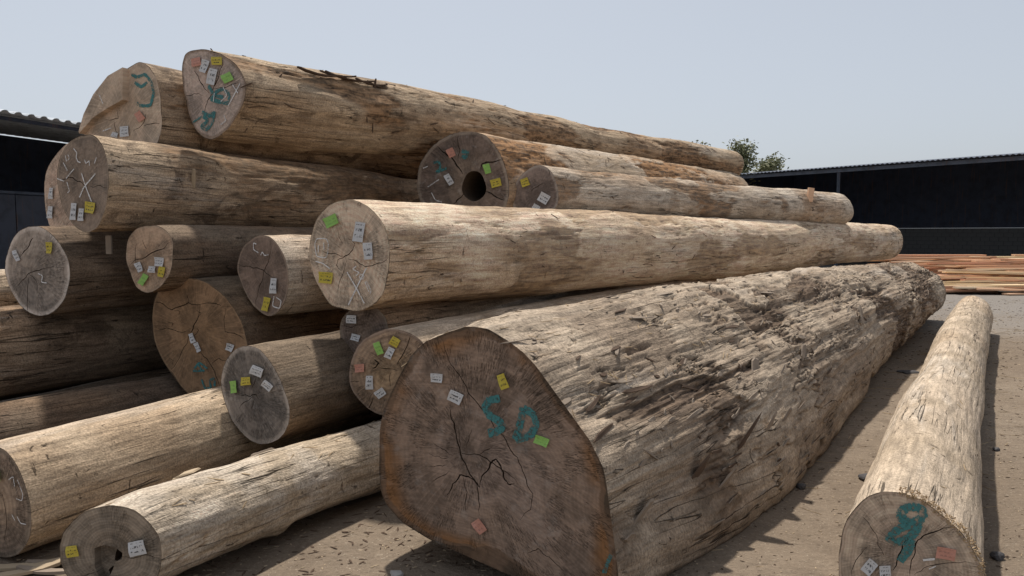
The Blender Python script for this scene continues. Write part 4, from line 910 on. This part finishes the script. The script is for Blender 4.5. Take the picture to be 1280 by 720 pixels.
# torn knots on the bleached ground log and torn rim of the slim log
for q in ((232,594,.18,.06,5,.08,M_CHIP), (330,560,.22,.03,4,.03,M_BARK)): bark_piece('G', *q)
g = LG['A']; r = random.Random(4); mb = MB(); N_ = g['N']
for _ in range(520):
    a = r.uniform(-.15, 1.75); i = int((a+math.pi)/(2*math.pi)*N_) % N_ + N_*r.randint(0, 2); n = Vector(g['nrm'][i]); d = Vector((r.gauss(0, 1), r.gauss(0, 1), r.gauss(0, 1)))+n*.8-Vector(g['ax'])*.4
    shard(mb, Vector(g['P'][i])+n*r.uniform(-.012, .008), d, n.cross(d)+Vector((.01, 0, 0)), r.uniform(.010, .030), r.uniform(.002, .005), .002, r)
o = mb.build('torn_rim', flat_mat('torn_fibre', (.40, .29, .175), .95, .35, 40), g['root']); o.data.transform(Matrix.Translation(-Vector(g['loc']))); o['kind'] = 'stuff'
# a broken branch stub and pegs
def stub(k, px, py, L_, rad, d, mat, name='branch_stub'):
    p, n = pick(k, px, py); p = Vector(p); d = (Vector(d)).normalized(); mb = MB(); mb.tube([p-d*.04, p+d*L_*.5, p+d*L_], [rad*1.1, rad, rad*.7], 7); o = mb.build(name, mat, LG[k]['root'], smooth=False); o.data.transform(Matrix.Translation(-Vector(LG[k]['loc'])))
stub('P', 243, 228, .11, .017, (.2, -.3, .9), M_CHIP); 
# strip of bark and twigs lying on the topmost log
p0, n0 = pick('S', 440, 104); r = random.Random(9)
strip = empty('bark_strip', p0, 'dark loose bark strip and twigs lying on top of the topmost log', 'bark strip'); gS = LG['S']
for i, (dx, L_, W, tl, up) in enumerate(((-.35, .5, .05, 4, .03), (0, .55, .045, -5, .035), (.25, .45, .03, 8, .03), (-.15, .35, .02, -14, .05), (.35, .35, .02, 6, .02))):
    mb = MB(); d = Vector(gS['ax']); d.rotate(Matrix.Rotation(math.radians(tl), 3, 'Z')); shard(mb, Vector(gS['ax'])*dx+Vector((0, 0, up)), d+Vector((0, 0, r.uniform(-.06, .08))), (0, 0, 1), L_, W, .012, r, .12); mb.build('bark_piece', M_BARKD, strip)
mb = MB(); mb.tube([Vector(gS['ax'])*.28+Vector((0, 0, .0)), Vector(gS['ax'])*.30+Vector((0, 0, .09))], [.018, .008], 5); mb.build('twig', M_BARKD, strip)
# small wedge of plank standing on the pale log near its far end, and hanging fibres below the chalked log
p, n = pick('V', 1012, 250); mb = MB(); mb.box(-.045, .045, -.02, .02, -.03, .18); o = mb.build('wooden_wedge', PM[1], None, Vector(p)); o.rotation_euler = (0, .12, .2); tag(o, 'small orange offcut standing on the pale log near its far end', 'offcut')
r = random.Random(12)
for (k, px, py) in (('P', 288, 292), ('P', 293, 290), ('P', 283, 293), ('P', 231, 294), ('P', 300, 289)):
    p, n = pick(k, px, py-6); p = Vector(p); L_ = r.uniform(.15, .42); mb = MB(); mb.tube([p+Vector((0, -.02, 0)), p+Vector((r.uniform(-.02, .03), -.05, -L_*.5)), p+Vector((r.uniform(-.05, .06), -.04, -L_))], [.004, .003, .002], 4); o = mb.build('hanging_fibre', M_FIB, LG[k]['root']); o.data.transform(Matrix.Translation(-Vector(LG[k]['loc'])))
p, n = pick('P', 128, 293); mb = MB(); mb.box(-.02, .02, -.01, .01, -.14, .0); o = mb.build('peg', M_BARK, None, Vector(p)+Vector((.02, .05, -.02))); o.parent = LG['P']['root']; o.location = Vector(p)+Vector((.02, .05, -.03))-Vector(LG['P']['loc'])

# ---------------------------------------------------------------- litter on the yard
def gz(x, y):
    P = np.array([[x, y, 0.0]]); near = math.exp(-(math.hypot(x, y-8)/20)**2)
    return float(near*(.030*fbm(P*np.array([.8, .8, 1]), 3, 3)[0] + .012*fbm(P*np.array([5, 5, 1]), 3, 4)[0]) - .022*near)
def gpt(px, py):
    rr = ray(px, py); q = CAMPOS + rr*(-CAM_H/rr[2]); return q
def rock(name, px, py, size, mat, label, cat='stone', flat=.5, seed=1):
    q = gpt(px, py); bm = bmesh.new(); bmesh.ops.create_icosphere(bm, subdivisions=2, radius=size); rr = random.Random(seed)
    for v in bm.verts:
        f = 1+.35*math.sin(v.co.x/size*2.1+seed)*math.cos(v.co.y/size*2.7+seed)+rr.uniform(-.1, .1); v.co *= f; v.co.z *= flat
    me = bpy.data.meshes.new(name); bm.to_mesh(me); bm.free(); me.materials.append(mat); o = link(name, me); o.location = (q[0], q[1], gz(q[0], q[1])+size*flat*.55); tag(o, label, cat); return o
rock('stone', 1082, 592, .055, M_STONE, 'dark grey flat stone on the dirt just left of the slim log', flat=.4, seed=2)
rock('stone', 1246, 693, .03, M_STONE, 'small black stone on the dirt right of the slim log face', flat=.8, seed=3)
rock('stone', 495, 713, .035, M_PSTONE, 'pale stone on the dirt in front of the huge log face', flat=.5, seed=4)
rock('stone', 1001, 604, .035, M_STONE, 'small dark stone at the shadow edge between huge and slim logs', flat=.6, seed=5)
rock('stone', 1245, 560, .025, M_STONE, 'tiny dark pebble on open dirt at the right edge', flat=.6, seed=6)
rag = rock('rag', 1135, 464, .12, M_STONE, 'crumpled black rag on the dirt beside the slim log, mid way', 'rag', flat=.16, seed=7)
rng2 = np.random.default_rng(5)
def litter(name, n, mat, Lr, Wr, label, seed, area):
    r = random.Random(seed); mb = MB()
    for _ in range(n):
        for _t in range(20):
            x, y = area(r)
            if y > .8 and abs(x/y) < .9: break
        d = Vector((r.gauss(0, 1), r.gauss(0, .6), r.gauss(0, .04))); s_ = min(1.6, .45+y*.09)
        (shard if Lr[1] > .15 else slab_flake)(mb, (x, y, gz(x, y)+.001), d, (r.gauss(0, .12), r.gauss(0, .12), 1), r.uniform(*Lr)*s_, r.uniform(*Wr)*s_, .003*s_, r)
    tag(mb.build(name, mat), label, None, None, 'stuff')
def strip_area(r):                                                   # the yard between and beside the two front logs
    y = 2.6 + 16*r.random()**1.7; x0 = (y-3.2)*.66+.75; return (x0 + r.uniform(-.4, 3.2+.28*y), y)
def left_area(r): y = r.uniform(2.7, 4.6); return (r.uniform(-2.6, .2), y)
litter('wood_chips', 1300, M_CHIP, (.010, .038), (.004, .012), 'pale wood chips strewn over the dirt', 1, strip_area)
litter('dark_litter', 2000, M_BARKD, (.008, .04), (.004, .013), 'dark bark litter strewn over the dirt', 2, strip_area)
litter('straw_litter', 420, M_FIB, (.05, .22), (.002, .0035), 'thin straw and twig litter strewn over the dirt', 3, strip_area)
litter('wood_chips', 400, M_CHIP, (.012, .05), (.004, .016), 'pale wood chips below the left logs', 4, left_area); litter('dark_litter', 600, M_BARKD, (.02, .10), (.006, .02), 'brown bark litter below the left logs', 5, left_area)
# broken slabs of bark lying at the lower left
for i, (px, py, L_, W, a) in enumerate(((40,704,.42,.07,15), (58,712,.32,.05,-10), (22,714,.36,.06,25), (70,700,.28,.05,5))):
    q = gpt(px, py); mb = MB(); r = random.Random(40+i); shard(mb, (0, 0, 0), (math.cos(math.radians(a)), math.sin(math.radians(a)), .02), (0, 0, 1), L_, W, .014, r, .08)
    o = mb.build('bark_slab', M_BARK if i % 2 else M_CHIP, None, (q[0], q[1], gz(q[0], q[1])+.02)); tag(o, ('longest', 'shortest but one', 'leftmost', 'rightmost')[i]+' broken bark slab on the dirt below the left ground logs', 'bark slab', 'bark slabs at lower left')
